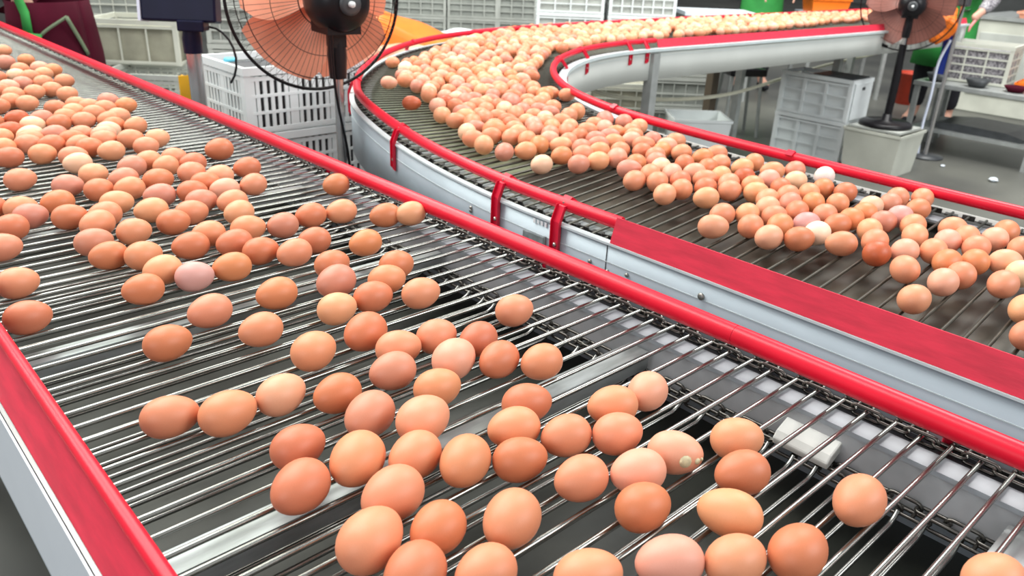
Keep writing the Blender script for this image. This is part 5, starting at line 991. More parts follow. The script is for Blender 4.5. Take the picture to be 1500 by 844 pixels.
# the far crowd, smaller in the picture than the 300 above: one object
def crowd():
    V, F = egg_shape(12, 8); vs = []; fs = []; mi = []; tones = sorted(TONE)
    for x, y, z, b, yaw, t in FAR_EGGS:
        c, s = math.cos(yaw), math.sin(yaw); o = len(vs)
        vs += [(x + b * (c * a - s * d), y + b * (s * a + c * d), z + b * e) for a, d, e in V]
        fs += [tuple(q + o for q in f) for f in F]; mi += [tones.index(t)] * len(F)
    me = bpy.data.meshes.new('egg_crowd'); me.from_pydata(vs, [], fs)
    for t in tones:
        mm = mat('egg_shell_' + t, TONE[t], 0.42, noise=0.06, nscale=45, spec=0.4); me.materials.append(mm)
    for p, k in zip(me.polygons, mi): p.material_index = k; p.use_smooth = True
    o = bpy.data.objects.new('egg_crowd', me); COL.objects.link(o)
    tag(o, 'crowd of small brown eggs filling the far bend and receding run of the conveyors', 'eggs', kind='stuff')
crowd()

# ------------------------------------------------------------------ crates
def crate(name, label, loc, rz, w, d, h, m, rows=4, cols=9, group=None, liner=None, handle=True, bar=0.005):
    """open slatted crate, w along its local x, d along y, origin at the centre of its base"""
    t = thing(name, label, 'crate', loc, rz, group)
    post = 0.022
    rim = MB(); z = h - 0.012
    for sx, sy, bx, by in ((0, -1, w, .014), (0, 1, w, .014), (-1, 0, .014, d - .0282), (1, 0, .014, d - .0282)):
        rim.box((sx * (w / 2 - .007), sy * (d / 2 - .007), z), (bx if bx > .02 else .014, by if by > .02 else .014, .024))
    rim.build('rim', m, t)
    for sx in (-1, 1):
        for sy in (-1, 1): MB().box((sx * (w / 2 - post / 2 - .002), sy * (d / 2 - post / 2 - .002), h / 2 - .01), (post, post, h - .025)).build('corner_post', m, t)
    b = MB(); b.box((0, 0, .006), (w - .012, d - .012, .008)); b.build('base', m, t)
    for side in range(4):
        g = MB(); lx = w if side < 2 else d; sy = (-1, 1, -1, 1)[side]; depth = (d if side < 2 else w) / 2 - .007
        def P(u, zz, su, sz, th=.0075):
            if side < 2: g.box((u, sy * depth, zz), (su, th, sz))
            else: g.box((sy * depth, u, zz), (th, su, sz))
        inn = lx - 2 * post; nc = max(3, int(cols * lx / w)); 
        for i in range(rows + 1): P(0, .014 + (h - .05) * i / rows, inn, .012 if i in (0, rows) else .009)
        for i in range(nc + 1):
            P(-inn / 2 + inn * i / nc, h / 2 - .008, bar * (2.4 if i % 6 == 0 and nc > 6 else 1), h - .04, .0055)
        g.build('slatted_side', m, t)
    if liner: MB().box((0, 0, h * .46), (w - .04, d - .04, h * .80)).build('liner', liner, t)
    return t
# white crate stack behind the rail
for i in range(4):
    top = FLOOR + 0.2075 * i
    crate('plastic_crate', ('topmost white slatted crate right of the grey scale post', 'second white crate down in the stack behind the fan', 'third white crate down in the stack behind the fan', 'lowest white crate of the stack behind the fan')[3 - i],
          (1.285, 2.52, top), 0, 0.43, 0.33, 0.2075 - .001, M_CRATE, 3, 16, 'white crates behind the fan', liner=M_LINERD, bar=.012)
m = MB().lathe([(0.0001, .002), (.020, .002), (.022, .006), (.018, .012), (.0001, .013)], 16)
tag(m.build('cap', M_CYAN, loc=(1.135, 2.50, 0.004)), 'small light blue cap inside the topmost white crate', 'cap')
bpy.data.objects['cap'].location = (1.10, 2.50, 0.0285)
m = MB(); m.box((0, 0, 0.39), (0.035, 0.004, 0.78)); m.box((0, 0.010, 0.39), (0.004, 0.02, 0.78))
tag(m.build('yellow_strip', M_YELLOW, loc=(0.985, 2.60, FLOOR)), 'upright yellow plastic strip between scale post and white crates', 'strip')
tag(MB().box((0, 0, .11), (.17, .12, .22)).build('red_box', M_BRACKET, loc=(1.02, 2.02, FLOOR + .0), bevel=.01), 'small red box on the floor below the fan pole', 'box')
# cream crates behind the scale
for i in range(3):
    crate('plastic_crate', ('lower grey crate left of the scale post', 'middle grey crate left of the scale post', 'bottom grey crate left of the scale post')[2 - i] if i < 3 else '', (1.50, 4.26, FLOOR + .178 * i), -0.75, .50, .36, .1775, M_CRATE_G, 3, 12, 'grey crates left of the scale')
crate('plastic_crate', 'tall cream crate with grid sides left of the scale screen', (1.555, 4.56, FLOOR + .534), -0.72, .46, .34, .225, M_CRATE_C, 1, 3, 'grey crates left of the scale', liner=M_LINERB, bar=.008)
for i in range(4):
    crate('plastic_crate', ('grey crate at the far left behind the maroon worker, topmost', 'second grey crate behind the maroon worker', 'third grey crate behind the maroon worker', 'bottom grey crate behind the maroon worker')[3 - i], (1.75, 5.35, FLOOR + .23 * i), -0.6, .55, .38, .2295, M_CRATE_C if i % 2 else M_CRATE_G, 3, 7, 'grey crates behind the maroon worker', liner=M_LINER)
for i in range(4):
    crate('plastic_crate', ('pale crate topmost of the stack behind the scale post', 'second pale crate behind the scale post', 'third pale crate behind the scale post', 'bottom pale crate behind the scale post')[3 - i], (2.05, 4.25, FLOOR + .215 * i), -0.72, .46, .36, .2145, M_CRATE_G, 3, 8, 'pale crates behind the scale post', liner=M_LINER)

# ------------------------------------------------------------------ scale with a screen on a post
t = thing('weighing_scale', 'weighing scale head with navy screen housing on a steel post', 'scale', (0.925, 2.345, FLOOR), -0.74)
MB().tube([(0, 0, 0), (0, 0, 0.89)], .0215, 16).build('post', M_GREYPOLE, t)
MB().box((0, 0.02, 0.05), (.30, .24, .05)).build('platform', M_TABLE, t, bevel=.005)
MB().tube([(0, 0, .885), (0, 0, .925), (.004, -.004, .955)], [.026, .027, .022], 14).build('neck', M_NAVY, t)
MB().box((-0.022, 0.01, 1.035), (.208, .055, .135), rx=-0.15).build('screen_housing', M_NAVY, t, bevel=.006)
MB().box((-0.129, 0.01, 1.035), (.008, .06, .138), rx=-0.15).build('pale_edge', M_PALEBLUE, t)
MB().box((.012, -.012, .962), (.075, .05, .03)).build('bracket', M_NAVY, t, bevel=.004)
cbl = [(0.04 + .07 * math.sin(a) , .03, .955 - .09 * (1 - math.cos(a))) for a in [i * .3 for i in range(9)]]
MB().tube(cbl, .0035, 6).build('cable', M_BLACKWIRE, t)

# ------------------------------------------------------------------ fans
def fan(name, label, base, hub, axis, R, m_blade, blades=5, pole_low=True, base_r=.17, wires=84, clip_a=-1.2):
    """pedestal fan: base on the floor point, hub centre of guard, axis points to the front of the fan"""
    t = thing(name, label, 'fan', base)
    B = Vector(base); h = Vector(hub) - B; ax = Vector(axis).normalized(); q = ax.to_track_quat('Z', 'Y').to_matrix()
    MB().lathe([(.0001, 0), (base_r, 0), (base_r, .018), (base_r * .9, .028), (.03, .034), (.025, .07), (.0001, .07)], 36).build('base', M_BLACK, t)
    back = h - ax * 0.115                       # motor centre
    neck_z = back.z - 0.175
    MB().tube([(0, 0, .05), (0, 0, neck_z)], .0115, 14).build('pole', M_GREYPOLE, t)
    nk = MB(); nk.tube([(0, 0, neck_z - .005), (0, 0, neck_z + .05), (0, 0, neck_z + .105)], [.021, .024, .020], 14)
    nk.box((0, 0, neck_z + .10), (.042, .034, .06), rz=math.atan2(ax.y, ax.x))
    nk.tube([(0, 0, neck_z + .09), back + Vector((0, 0, -.05))], .014, 10); nk.build('neck', M_BLACK, t)
    mo = MB(); mo.lathe([(.0001, -.085), (.035, -.083), (.058, -.070), (.070, -.045), (.074, .0), (.066, .035), (.040, .055), (.028, .10), (.0001, .10)], 28, back, M=q)
    mo.box(back + Vector((0, 0, -.052)), (.10, .085, .04), rz=math.atan2(ax.y, ax.x)); mo.build('motor_housing', M_BLACK, t)
    cp = MB(); cp.lathe([(.026, -.086), (.026, -.091), (.018, -.093), (.0001, -.093)], 20, back, M=q); cp.build('vent_ring', M_DARKSTUFF, t)
    kb = MB(); kb.lathe([(.007, -.093), (.007, -.103), (.0001, -.104)], 12, back, M=q); kb.build('knob', M_CRATE, t)
    # guards
    g = MB()
    for s, dep in ((-1, .055), (1, .05)):
        for k in range(wires):
            a = 2 * math.pi * k / wires + (0.01 if s > 0 else 0); pts = []
            for rr_, zz in ((.30, 1.0), (.62, .93), (.86, .68), (.96, .35), (1.0, .0)):
                pts.append(h + q @ Vector((R * rr_ * math.cos(a), R * rr_ * math.sin(a), s * dep * zz)))
            g.tube(pts, .0005, 4, caps=False)
        for rr_, zz, w in ((.30, 1.0, .0016), (.60, .94, .0009), (.86, .68, .0013)):
            g.tube([h + q @ Vector((R * rr_ * math.cos(a), R * rr_ * math.sin(a), s * dep * zz)) for a in [2 * math.pi * i / 60 for i in range(60)]], w, 5, closed=True)
    g.build('wire_guard', M_BLACKWIRE, t)
    MB().tube([h + q @ Vector((R * math.cos(a), R * math.sin(a), 0)) for a in [2 * math.pi * i / 80 for i in range(80)]], .0042, 8, closed=True).build('guard_rim', M_BLACK, t)
    c = MB(); 
    for i in range(7):
        a = clip_a - .07 + i * .022; c.tube([h + q @ Vector((R * rr_ * math.cos(a), R * rr_ * math.sin(a), -.004)) for rr_ in (.955, 1.02)], .007, 6)
    c.build('guard_clip', M_BLACK, t)
    # blades at rest
    hubm = MB(); hubm.lathe([(.0001, -.03), (.042, -.03), (.046, 0), (.042, .025), (.0001, .035)], 24, h, M=q); hubm.build('blade_hub', m_blade, t)
    for k in range(blades):
        a0 = 2 * math.pi * k / blades + .2; m = MB(); vs = []; nr, na = 7, 8; span = 2 * math.pi / blades * 1.12
        for th in (0, .0018):
            for i in range(nr):
                f = i / (nr - 1); rr_ = .035 + (R * .89 - .035) * f; wd = span * (.80 + .20 * math.sin(math.pi * min(1, f * 1.1)))
                if i == nr - 1: wd *= .86
                for j in range(na):
                    g_ = j / (na - 1) - .5; a = a0 + g_ * wd + .18 * f
                    vs.append(h + q @ Vector((rr_ * math.cos(a), rr_ * math.sin(a), g_ * .055 + .008 * math.cos(g_ * 6) + th)))
        N_ = nr * na
        fs = [(i * na + j, i * na + j + 1, (i + 1) * na + j + 1, (i + 1) * na + j) for i in range(nr - 1) for j in range(na - 1)]
        fs += [tuple(N_ + v for v in f) for f in fs]
        m.add(vs, fs, 0, True); m.build('blade', m_blade, t)
    # cord from motor down the pole
    cd = [back + Vector((-.03, -.02, .01)), back + Vector((-.035, -.035, -.06)), Vector((-.026, -.022, neck_z + .07)), Vector((-.022, -.02, neck_z - .03)), Vector((-.004, -.02, neck_z - .13)), Vector((.010, -.02, neck_z - .22)), Vector((.008, -.02, neck_z - .36)), Vector((0, -.02, neck_z - .6)), Vector((-.02, -.04, .04))]
    MB().tube([p for p in smooth_path(catmull(cd, .03), 2)], .0034, 6).build('cord', M_BLACK, t)
    return t
fan('pedestal_fan', 'black pedestal fan with salmon blades seen from behind between the conveyors', (1.045, 1.76, FLOOR), (1.060, 1.874, 0.270), (.13, .99, 0.0), .225, M_BLADE, 5, clip_a=1.95)
f2 = fan('pedestal_fan', 'black pedestal fan with brownish blades standing on a white bin', (4.90, 1.98, -0.528), (5.00, 2.03, 0.165), (.90, .42, .05), .27, M_BLADE2, 5, base_r=.150, wires=60)
MB().tube([(0, 0, .03), (0, 0, .47)], .021, 14).build('lower_pole', M_BLACK, f2)

# ------------------------------------------------------------------ hall furniture on the right
def openbin(name, label, loc, rz, w, d, h, m, cat='bin', taper=.04, wall=.006, group=None):
    t = thing(name, label, cat, loc, rz, group); b = MB()
    def ringp(ww, dd, z): return [(-ww / 2, -dd / 2, z), (ww / 2, -dd / 2, z), (ww / 2, dd / 2, z), (-ww / 2, dd / 2, z)]
    L = ringp(w - taper, d - taper, 0) + ringp(w, d, h) + ringp(w - 2 * wall, d - 2 * wall, h) + ringp(w - taper - 2 * wall, d - taper - 2 * wall, wall)
    fs = [(3, 2, 1, 0)]
    for a in range(3): fs += [(4 * a + k, 4 * a + (k + 1) % 4, 4 * a + 4 + (k + 1) % 4, 4 * a + 4 + k) for k in range(4)]
    fs.append((12, 13, 14, 15)); b.add(L, fs); b.build('body', m, t)
    r = MB()
    for sx, sy in ((0, -1), (0, 1), (-1, 0), (1, 0)): r.box((sx * w / 2, sy * d / 2, h - .008), (.012 if sx else w + .012, .012 if sy else d - .0122, .016))
    r.build('rim', m, t); return t
openbin('plastic_bin', 'squat white bin carrying the round base of the far fan', (4.90, 1.975, FLOOR), 0, .34, .34, .258, M_CRATE_C)
MB().box((4.90, 1.975, -0.535), (.30, .30, .012)).build('bin_lid', M_CRATE_G); tag(bpy.data.objects['bin_lid'], 'grey lid on the squat bin under the far fan', 'lid')
for i in range(2):
    t = crate('plastic_crate', 'white slatted crate beside the fan bin, upper of two' if i else 'white slatted crate beside the fan bin, lower of two', (4.945, 2.42, FLOOR + .256 * i), math.pi / 2, .48, .27, .2555, M_CRATE, 3, 3, 'white crates beside the fan bin', liner=M_CRATE, bar=.02)
    m = MB(); m.box((-.243, .0, .125), (.006, .21, .215)); m.build('end_panel', M_CRATE, t)
    MB().box((-.247, .0, .20), (.002, .035, .018)).build('handle_hole', M_DARKSTUFF, t)
MB().box((4.945, 2.33, -0.286), (.22, .26, .005), ry=.0).build('crate_cover', M_DARKSTUFF); tag(bpy.data.objects['crate_cover'], 'dark grey sheet lying on the right of the white crate', 'sheet')
# bucket
t = thing('bucket', 'orange-red bucket on the floor left of the steel table', 'bucket', (7.42, 2.87, FLOOR))
MB().lathe([(.0001, .0), (.085, .0), (.112, .26), (.118, .26), (.118, .272), (.104, .272), (.080, .008), (.0001, .008)], 28).build('body', M_BUCKET, t)
MB().tube([(.118 * math.cos(a), .118 * math.sin(a) * .3 - .09, .25 - .1 * math.sin(a)) for a in [math.pi * i / 10 for i in range(11)]], .003, 6).build('handle', M_GREYPOLE, t)
# low table with shelf
t = thing('steel_table', 'low galvanised steel table with a lower shelf at the right', 'table', (5.95, 1.76, FLOOR))
MB().box((0, 0, .44), (.62, .80, .03)).build('table_top', M_TABLE, t, bevel=.003)
MB().box((0, 0, .145), (.56, .74, .02)).build('shelf', M_TABLE, t)
for sx in (-1, 1):
    for sy in (-1, 1): MB().box((sx * .285, sy * .375, .2125), (.03, .03, .425)).build('leg', M_TABLE, t)
m = MB(); m.sweep([(-.2, -.3, 0, 1), (0, -.32, 0, 1), (.2, -.3, 0, 1)], [(0, 0), (.5, 0), (.56, .03), (.40, .05), (.1, .045), (-.02, .02)])
tag(m.build('folded_tarp', M_DARKSTUFF, loc=(5.93, 1.76, FLOOR + .156)), 'dark folded sheet on the lower shelf of the steel table', 'tarp')
crate('plastic_crate', 'white slatted crate standing on the low steel table', (5.99, 1.90, FLOOR + .456), math.pi / 2 + .12, .42, .32, .25, M_CRATE_C, 4, 3, None, liner=M_SLEEVE, bar=.01)
def bowl(name, label, loc, r, h, m):
    return tag(MB().lathe([(.0001, 0), (r * .6, 0), (r, h), (r * .96, h), (r * .56, .006), (.0001, .006)], 24).build(name, m, loc=loc), label, 'bowl')
bowl('plastic_bowl', 'dark bowl at the left front corner of the steel table', (5.735, 2.05, FLOOR + .456), .07, .05, M_DARKSTUFF)
bowl('plastic_bowl', 'dark bowl in front of the white crate on the table', (5.73, 1.80, FLOOR + .456), .075, .05, M_DARKSTUFF)
bowl('plastic_bowl', 'maroon bowl near the right end of the steel table', (5.75, 1.58, FLOOR + .456), .07, .035, M_MAROON)
openbin('plastic_tray', 'orange tray at the right end of the steel table', (5.98, 1.52, FLOOR + .456), .1, .24, .22, .045, M_ORANGE, 'tray')
# post with an orange bag hanging on it
t = thing('post_stand', 'thin grey post stand in front of the steel table', 'stand', (5.52, 1.93, FLOOR))
MB().lathe([(.0001, 0), (.11, 0), (.11, .012), (.02, .02), (.0001, .02)], 24).build('foot', M_DARKSTUFF, t)
MB().tube([(0, 0, .01), (0, 0, .95)], .013, 12).build('post', M_GREYPOLE, t)
MB().box((0, 0, 1.03), (.06, .07, .18)).build('head_box', M_DARKSTUFF, t, bevel=.008)
MB().box((-.005, .035, .66), (.012, .045, .26)).build('blue_plate', M_BLUE, t)
MB().tube(smooth_path(catmull([(-.02, .015, .74), (-.03, .05, .60), (-.03, .045, .40), (-.02, .055, .22), (-.03, .045, .10), (-.02, .04, .02)], .03), 2), .009, 6).build('white_cable', M_PALEBLUE, t)
def blob(name, label, cat, loc, pts, m, seed=0):
    """crumpled soft thing: an ellipsoid grid displaced by folds"""
    r = random.Random(seed); V, F = egg_shape(26, 16); a, b, c = pts; ph = [r.uniform(0, 6) for _ in range(6)]
    vs = []
    for x, y, z in V:
        d = 1 + .16 * math.sin(3 * x + ph[0]) * math.cos(4 * y + ph[1]) + .12 * math.sin(6 * z + ph[2] + 2 * x) + .06 * math.sin(11 * y + ph[3])
        vs.append((x / 1.29 * a * d, y * b * d, z * c * d))
    q = MB(); q.add(vs, F, 0, True); return tag(q.build(name, m, loc=loc), label, cat)
blob('cloth_bag', 'crumpled orange bag hanging on the grey post stand', 'bag', (5.46, 2.01, .035), (.055, .085, .115), M_ORANGE, 3)
# white housing at the right edge with a salmon tray on top
t = thing('machine_housing', 'white machine housing at the right edge behind the steel table', 'machine', (8.0, 2.05, FLOOR))
MB().box((0, 0, .375), (.9, .95, .75)).build('body', M_CRATE_C, t, bevel=.01)
MB().box((-.455, 0, .40), (.01, .80, .50)).build('front_panel', M_CRATE_G, t, bevel=.004)
MB().box((0, 0, .765), (.94, .99, .03)).build('top_plate', M_TABLE, t)
openbin('plastic_tray', 'salmon tray on top of the white machine housing', (7.85, 1.95, FLOOR + .78), .1, .5, .6, .05, M_SALMON, 'tray')
# litter on the floor
for x, y, s, l in ((5.25, 1.42, .022, 'white crumpled scrap on the floor below the steel table'), (5.60, 2.05, .018, 'small white scrap beside the table leg'), (5.35, 1.75, .012, 'tiny white scrap on the floor between bin and table')):
    blob('paper_scrap', l, 'litter', (x, y, FLOOR + s * .6), (s * 1.3, s, s * .5), M_PAPER, int(x * 100))

# ------------------------------------------------------------------ things inside and behind the bend
for i in range(2):
    crate('plastic_crate', ('lower' if i == 0 else 'upper') + ' cream crate inside the bend left of the steel leg', (3.95, 3.28, FLOOR + .215 * i), -.75, .42, .34, .2145, M_CRATE_C, 3, 4, 'cream crates inside the bend', liner=M_LINERB)
for i in range(3):
    crate('plastic_crate', ('bottom', 'middle', 'top')[i] + ' white crate of the stack right of the steel leg inside the bend', (4.66, 3.36, FLOOR + .20 * i), -.75, .44, .34, .1995, M_CRATE_G, 2, 5, 'white crates inside the bend', liner=M_LINER)
openbin('plastic_bin', 'white box on the floor inside the bend under the hose', (4.15, 2.80, FLOOR), -.72, .34, .30, .27, M_CRATE, 'box')
m = MB(); m.box((0, 0, .44), (.07, .05, .62)); m.box((0, 0, .065), (.12, .12, .13))
tag(m.build('brown_post', M_BROWNPOST, loc=(4.45, 2.93, FLOOR)), 'dark brown post under the receding conveyor run', 'post')
t = thing('stool', 'black topped stool with pale blue cushion under the receding run', 'stool', (4.98, 3.05, FLOOR), -.6)
MB().box((0, 0, .44), (.26, .24, .05)).build('seat', M_BLACK, t, bevel=.01)
MB().box((0, 0, .485), (.20, .18, .03)).build('cushion', M_CYAN if False else M_PAPER, t, bevel=.01)
for sx in (-1, 1):
    for sy in (-1, 1): MB().tube([(sx * .10, sy * .09, .42), (sx * .125, sy * .11, 0)], .012, 8).build('leg', M_TABLE, t)
hose = [(3.10, 2.80, -.27), (3.27, 2.77, -.332), (3.58, 2.75, -.373), (3.80, 2.69, -.384), (4.28, 2.68, -.396), (4.97, 2.78, -.387), (5.73, 2.84, -.35), (6.49, 2.76, -.288), (6.62, 2.80, -.28)]
tag(MB().tube(smooth_path(catmull(hose, .08), 3), .011, 8).build('hose', M_HOSE), 'long yellowish white hose sagging behind the steel leg inside the bend', 'hose')
for c, (x, y) in enumerate(((5.0, 4.75), (5.42, 4.36))):
    for i in range(4):
        crate('plastic_crate', f"{('bottom', 'third', 'second', 'topmost')[i]} white crate in the {('left', 'right')[c]} stack behind the far rail", (x, y, FLOOR + .225 * i), -.74, .54, .38, .2245, M_CRATE, 3, (4, 6)[c], 'white crates behind the far rail', liner=M_CRATE_G, bar=.012)
for c, (x, y) in enumerate(((4.66, 7.16), (5.05, 6.82), (5.43, 6.48), (5.80, 6.15))):
    for i in range(5):
        crate('plastic_crate', f"{('bottom', 'fourth', 'middle', 'second', 'topmost')[i]} grey crate in the {('leftmost', 'second', 'third', 'rightmost')[c]} stack of the distant crate wall", (x, y, FLOOR + .23 * i), -.73, .50, .38, .2295, M_CRATE_G, 3, 4, 'grey crates in the distant wall', liner=M_LINER, bar=.012)
t = thing('side_table', 'white topped table behind the far rail', 'table', (6.05, 4.05, FLOOR), -.70)
MB().box((0, 0, .70), (.62, .45, .03)).build('table_top', M_PAPER, t)
for sx in (-1, 1):
    for sy in (-1, 1): MB().box((sx * .28, sy * .19, .343), (.03, .03, .686)).build('leg', M_TABLE, t)
t = thing('side_table', 'white topped table right of the green aproned worker behind the far rail', 'table', (7.22, 3.48, FLOOR), -.70)
MB().box((0, 0, .70), (.75, .45, .03)).build('table_top', M_PAPER, t)
for sx in (-1, 1):
    for sy in (-1, 1): MB().box((sx * .34, sy * .19, .343), (.03, .03, .686)).build('leg', M_TABLE, t)
openbin('plastic_tray', 'orange basin on the white table behind the far rail', (7.06, 3.60, FLOOR + .715), -.7, .34, .26, .12, M_ORANGE, 'basin')
# orange sheet thrown over a box beyond the outer rail
openbin('plastic_bin', 'tall grey bin carrying the orange sheet beyond the outer rail', (2.42, 3.52, FLOOR), -.74, .46, .36, .70, M_CRATE_G, 'bin', taper=.06)
def sheet(name, label, cat, loc, rz, w, d, drop, m, seed=1, top=.0, peak=.0):
    r = random.Random(seed); n = 26; ph = [r.uniform(0, 6) for _ in range(4)]; vs = []
    for th in (0, .004):
        for i in range(n):
            for j in range(n):
                u = (i / (n - 1) - .5) * 2; v = (j / (n - 1) - .5) * 2; mx = max(abs(u), abs(v)); f = max(0, mx - .62) / .38
                s = 1 - .33 * f
                z = peak * (1 - abs(u + .25)) * (1 - v * v) + .012 * math.sin(7 * u + ph[0]) * math.cos(5 * v + ph[1]) - drop * f + f * .02 * math.sin(14 * (u + v) + ph[2])
                k = (.64 + .36 * (1 + .10 * math.sin(11 * (u - v) + ph[3])) * f) 
                vs.append((u * w / 2 * (1.0 if f == 0 else s / (1 - .33 * f) ) * (1 - .30 * f), v * d / 2 * (1 - .30 * f), z + th))
    N_ = n * n; q = [(i * n + j, (i + 1) * n + j, (i + 1) * n + j + 1, i * n + j + 1) for i in range(n - 1) for j in range(n - 1)]
    mb = MB(); mb.add(vs, q + [tuple(N_ + a for a in f) for f in q], 0, True); return tag(mb.build(name, m, loc=loc), label, cat)
o = sheet('plastic_sheet', 'bright orange plastic sheet heaped beyond the outer red rail', 'sheet', (2.44, 3.50, -.088), 0, .84, .62, .12, M_ORANGE, 2, peak=.16); o.rotation_euler[2] = -.74
o = sheet('plastic_sheet', 'salmon plastic sheet under the orange one beside the outer rail', 'sheet', (2.36, 3.37, -.098), 0, .80, .50, .16, M_SALMON, 5, peak=.02); o.rotation_euler[2] = -.74
blob('paper_sheet', 'crumpled bluish white paper beyond the outer rail right of the orange sheet', 'paper', (2.90, 3.58, -.095), (.16, .10, .035), M_PAPER, 8)
tag(MB().box((0, 0, .335), (.32, .24, .67)).build('support_box', M_LINER, loc=(2.90, 3.58, FLOOR)), 'grey box under the bluish paper beyond the outer rail', 'box')

# ------------------------------------------------------------------ people
def skin(name, pts, edges, m, parent, level=2):
    """one continuous skinned surface; pts: {key: (pos, r)}"""
    keys = list(pts); me = bpy.data.meshes.new(name)
    me.from_pydata([pts[k][0] for k in keys], [(keys.index(a), keys.index(b)) for a, b in edges], [])
    o = bpy.data.objects.new(name, me); COL.objects.link(o); o.parent = parent; me.materials.append(m)
    sm = o.modifiers.new('skin', 'SKIN'); sm.use_smooth_shade = True
    for k, v in zip(keys, me.skin_vertices[0].data):
        r = pts[k][1]; v.radius = r if isinstance(r, tuple) else (r, r)
    me.skin_vertices[0].data[0].use_root = True
    s = o.modifiers.new('sub', 'SUBSURF'); s.levels = level; s.render_levels = level
    return o
def person(label, loc, rz, lean, hands, shirt, sleeve, trousers, apron=None, look=0.0):
    t = thing('person', label, 'person', loc, rz)
    hip = Vector((0, 0, .86)); Rl = Matrix.Rotation(lean, 3, 'Y')
    def U(x, y, z): return hip + Rl @ Vector((x, y, z))
    P = {'pelvis': (hip, (.085, .115)), 'waist': (U(0, 0, .14), (.075, .10)), 'chest': (U(.01, 0, .34), (.085, .115)), 'neck0': (U(.0, 0, .49), .050), 'neck': (U(.02, 0, .56), .050), 'head': (U(.035, 0, .66), (.088, .080)), 'crown': (U(.025, 0, .725), (.075, .070))}
    E = [('pelvis', 'waist'), ('waist', 'chest'), ('chest', 'neck0'), ('neck0', 'neck'), ('neck', 'head'), ('head', 'crown')]
    for s, n in ((1, 'l'), (-1, 'r')):
        P['hip' + n] = (Vector((0, .09 * s, .82)), .085); P['knee' + n] = (Vector((.03, .11 * s, .46)), .058); P['ank' + n] = (Vector((-.01, .12 * s, .09)), .040); P['toe' + n] = (Vector((.14, .14 * s, .035)), .036)
        E += [('pelvis', 'hip' + n), ('hip' + n, 'knee' + n), ('knee' + n, 'ank' + n), ('ank' + n, 'toe' + n)]
        sh = U(0, .175 * s, .45); hd = Vector(hands[0 if s > 0 else 1]); mid = (sh + hd) / 2; L = (hd - sh).length
        bend = math.sqrt(max(.0004, .29 ** 2 - (L / 2) ** 2)) if L < .56 else .02
        el = mid + (Vector((-.35, .6 * s, -.7)).normalized()) * min(bend, .16)
        wr_ = hd + (el - hd).normalized() * .075
        P['sh' + n] = (sh, .060); P['el' + n] = (el, .042); P['wr' + n] = (wr_, .027); P['palm' + n] = (hd, (.036, .018))
        E += [('chest', 'sh' + n), ('sh' + n, 'el' + n), ('el' + n, 'wr' + n), ('wr' + n, 'palm' + n)]
    body = skin('body', P, E, M_SKIN, t)
    # fingers: own chains rooted in the palm
    for s, n in ((1, 'l'), (-1, 'r')):
        hd = P['palm' + n][0]; f = (hd - P['wr' + n][0]).normalized(); side = f.cross(Vector((0, 0, 1))).normalized(); dn = side.cross(f).normalized(); 
        if dn.z > 0: dn = -dn
        F = {}; FE = []
        for k, (off_, ln) in enumerate(((-.027, .060), (-.009, .072), (.009, .068), (.026, .052))):
            a = hd + side * off_ * .8; b_ = hd + side * off_ + f * .035; c = b_ + f * ln * .5 + dn * .008; d = c + f * ln * .42 + dn * .022
            for q, (pp, rr_) in enumerate(((a, .011), (b_, .010), (c, .009), (d, .007))): F[f'{k}{q}'] = (pp, rr_)
            FE += [(f'{k}0', f'{k}1'), (f'{k}1', f'{k}2'), (f'{k}2', f'{k}3')]
        ts = -1 if s > 0 else 1
        F['t0'] = (hd - f * .03 + side * ts * .02, .012); F['t1'] = (hd + side * ts * .048 + dn * .006, .011); F['t2'] = (hd + side * ts * .058 + f * .035 + dn * .015, .008)
        FE += [('t0', 't1'), ('t1', 't2')]; skin('fingers', F, FE, sleeve[1] if sleeve[1] else M_SKIN, t, 1)
    # clothing shells
    g = lambda k, d: (P[k][0], tuple(v + d for v in P[k][1]) if isinstance(P[k][1], tuple) else P[k][1] + d)
    S = {'waist': g('waist', .042), 'chest': g('chest', .050)}; S['mid'] = (U(0, 0, .06), (.122, .150)); S['hem'] = (Vector((0, 0, .80)) , (.135, .170)); S['neck0'] = (P['neck0'][0], .072); SE = [('waist', 'chest'), ('waist', 'mid'), ('mid', 'hem'), ('chest', 'neck0')]
    for n in 'lr':
        S['sh' + n] = g('sh' + n, .022); S['mid' + n] = (P['sh' + n][0].lerp(P['el' + n][0], .8), .060); SE += [('chest', 'sh' + n), ('sh' + n, 'mid' + n)]
    skin('shirt', S, SE, shirt, t)
    for n in 'lr':
        skin('sleeve', {'a': (P['sh' + n][0].lerp(P['el' + n][0], .5), .062), 'a2': (P['sh' + n][0].lerp(P['el' + n][0], .75), .061), 'b': (P['el' + n][0], .058), 'c': (P['el' + n][0].lerp(P['wr' + n][0], .93), .038)}, [('a', 'a2'), ('a2', 'b'), ('b', 'c')], sleeve[0], t)
    for n, sd in (('l', 1), ('r', -1)):
        skin('trouser_leg', {'h': (Vector((0, .062 * sd, .90)), (.115, .095)), 'u': (Vector((.01, .09 * sd, .74)), (.108, .092)), 'k': g('knee' + n, .020), 'a': (P['ank' + n][0] + Vector((0, 0, .03)), .058)}, [('h', 'u'), ('u', 'k'), ('k', 'a')], trousers, t)
        skin('shoe', {'h': (P['ank' + n][0] + Vector((-.03, 0, -.045)), .042), 'm': (P['ank' + n][0] + Vector((.05, 0, -.05)), .040), 't': (P['toe' + n][0] + Vector((.02, 0, .0)), .034)}, [('h', 'm'), ('m', 't')], M_DARKCLOTH, t, 1)
    # head details
    hc = P['head'][0]; Rh = (Rl @ Matrix.Rotation(look, 3, 'Z'))
    V, F_ = egg_shape(20, 14); q = MB(); vs = []
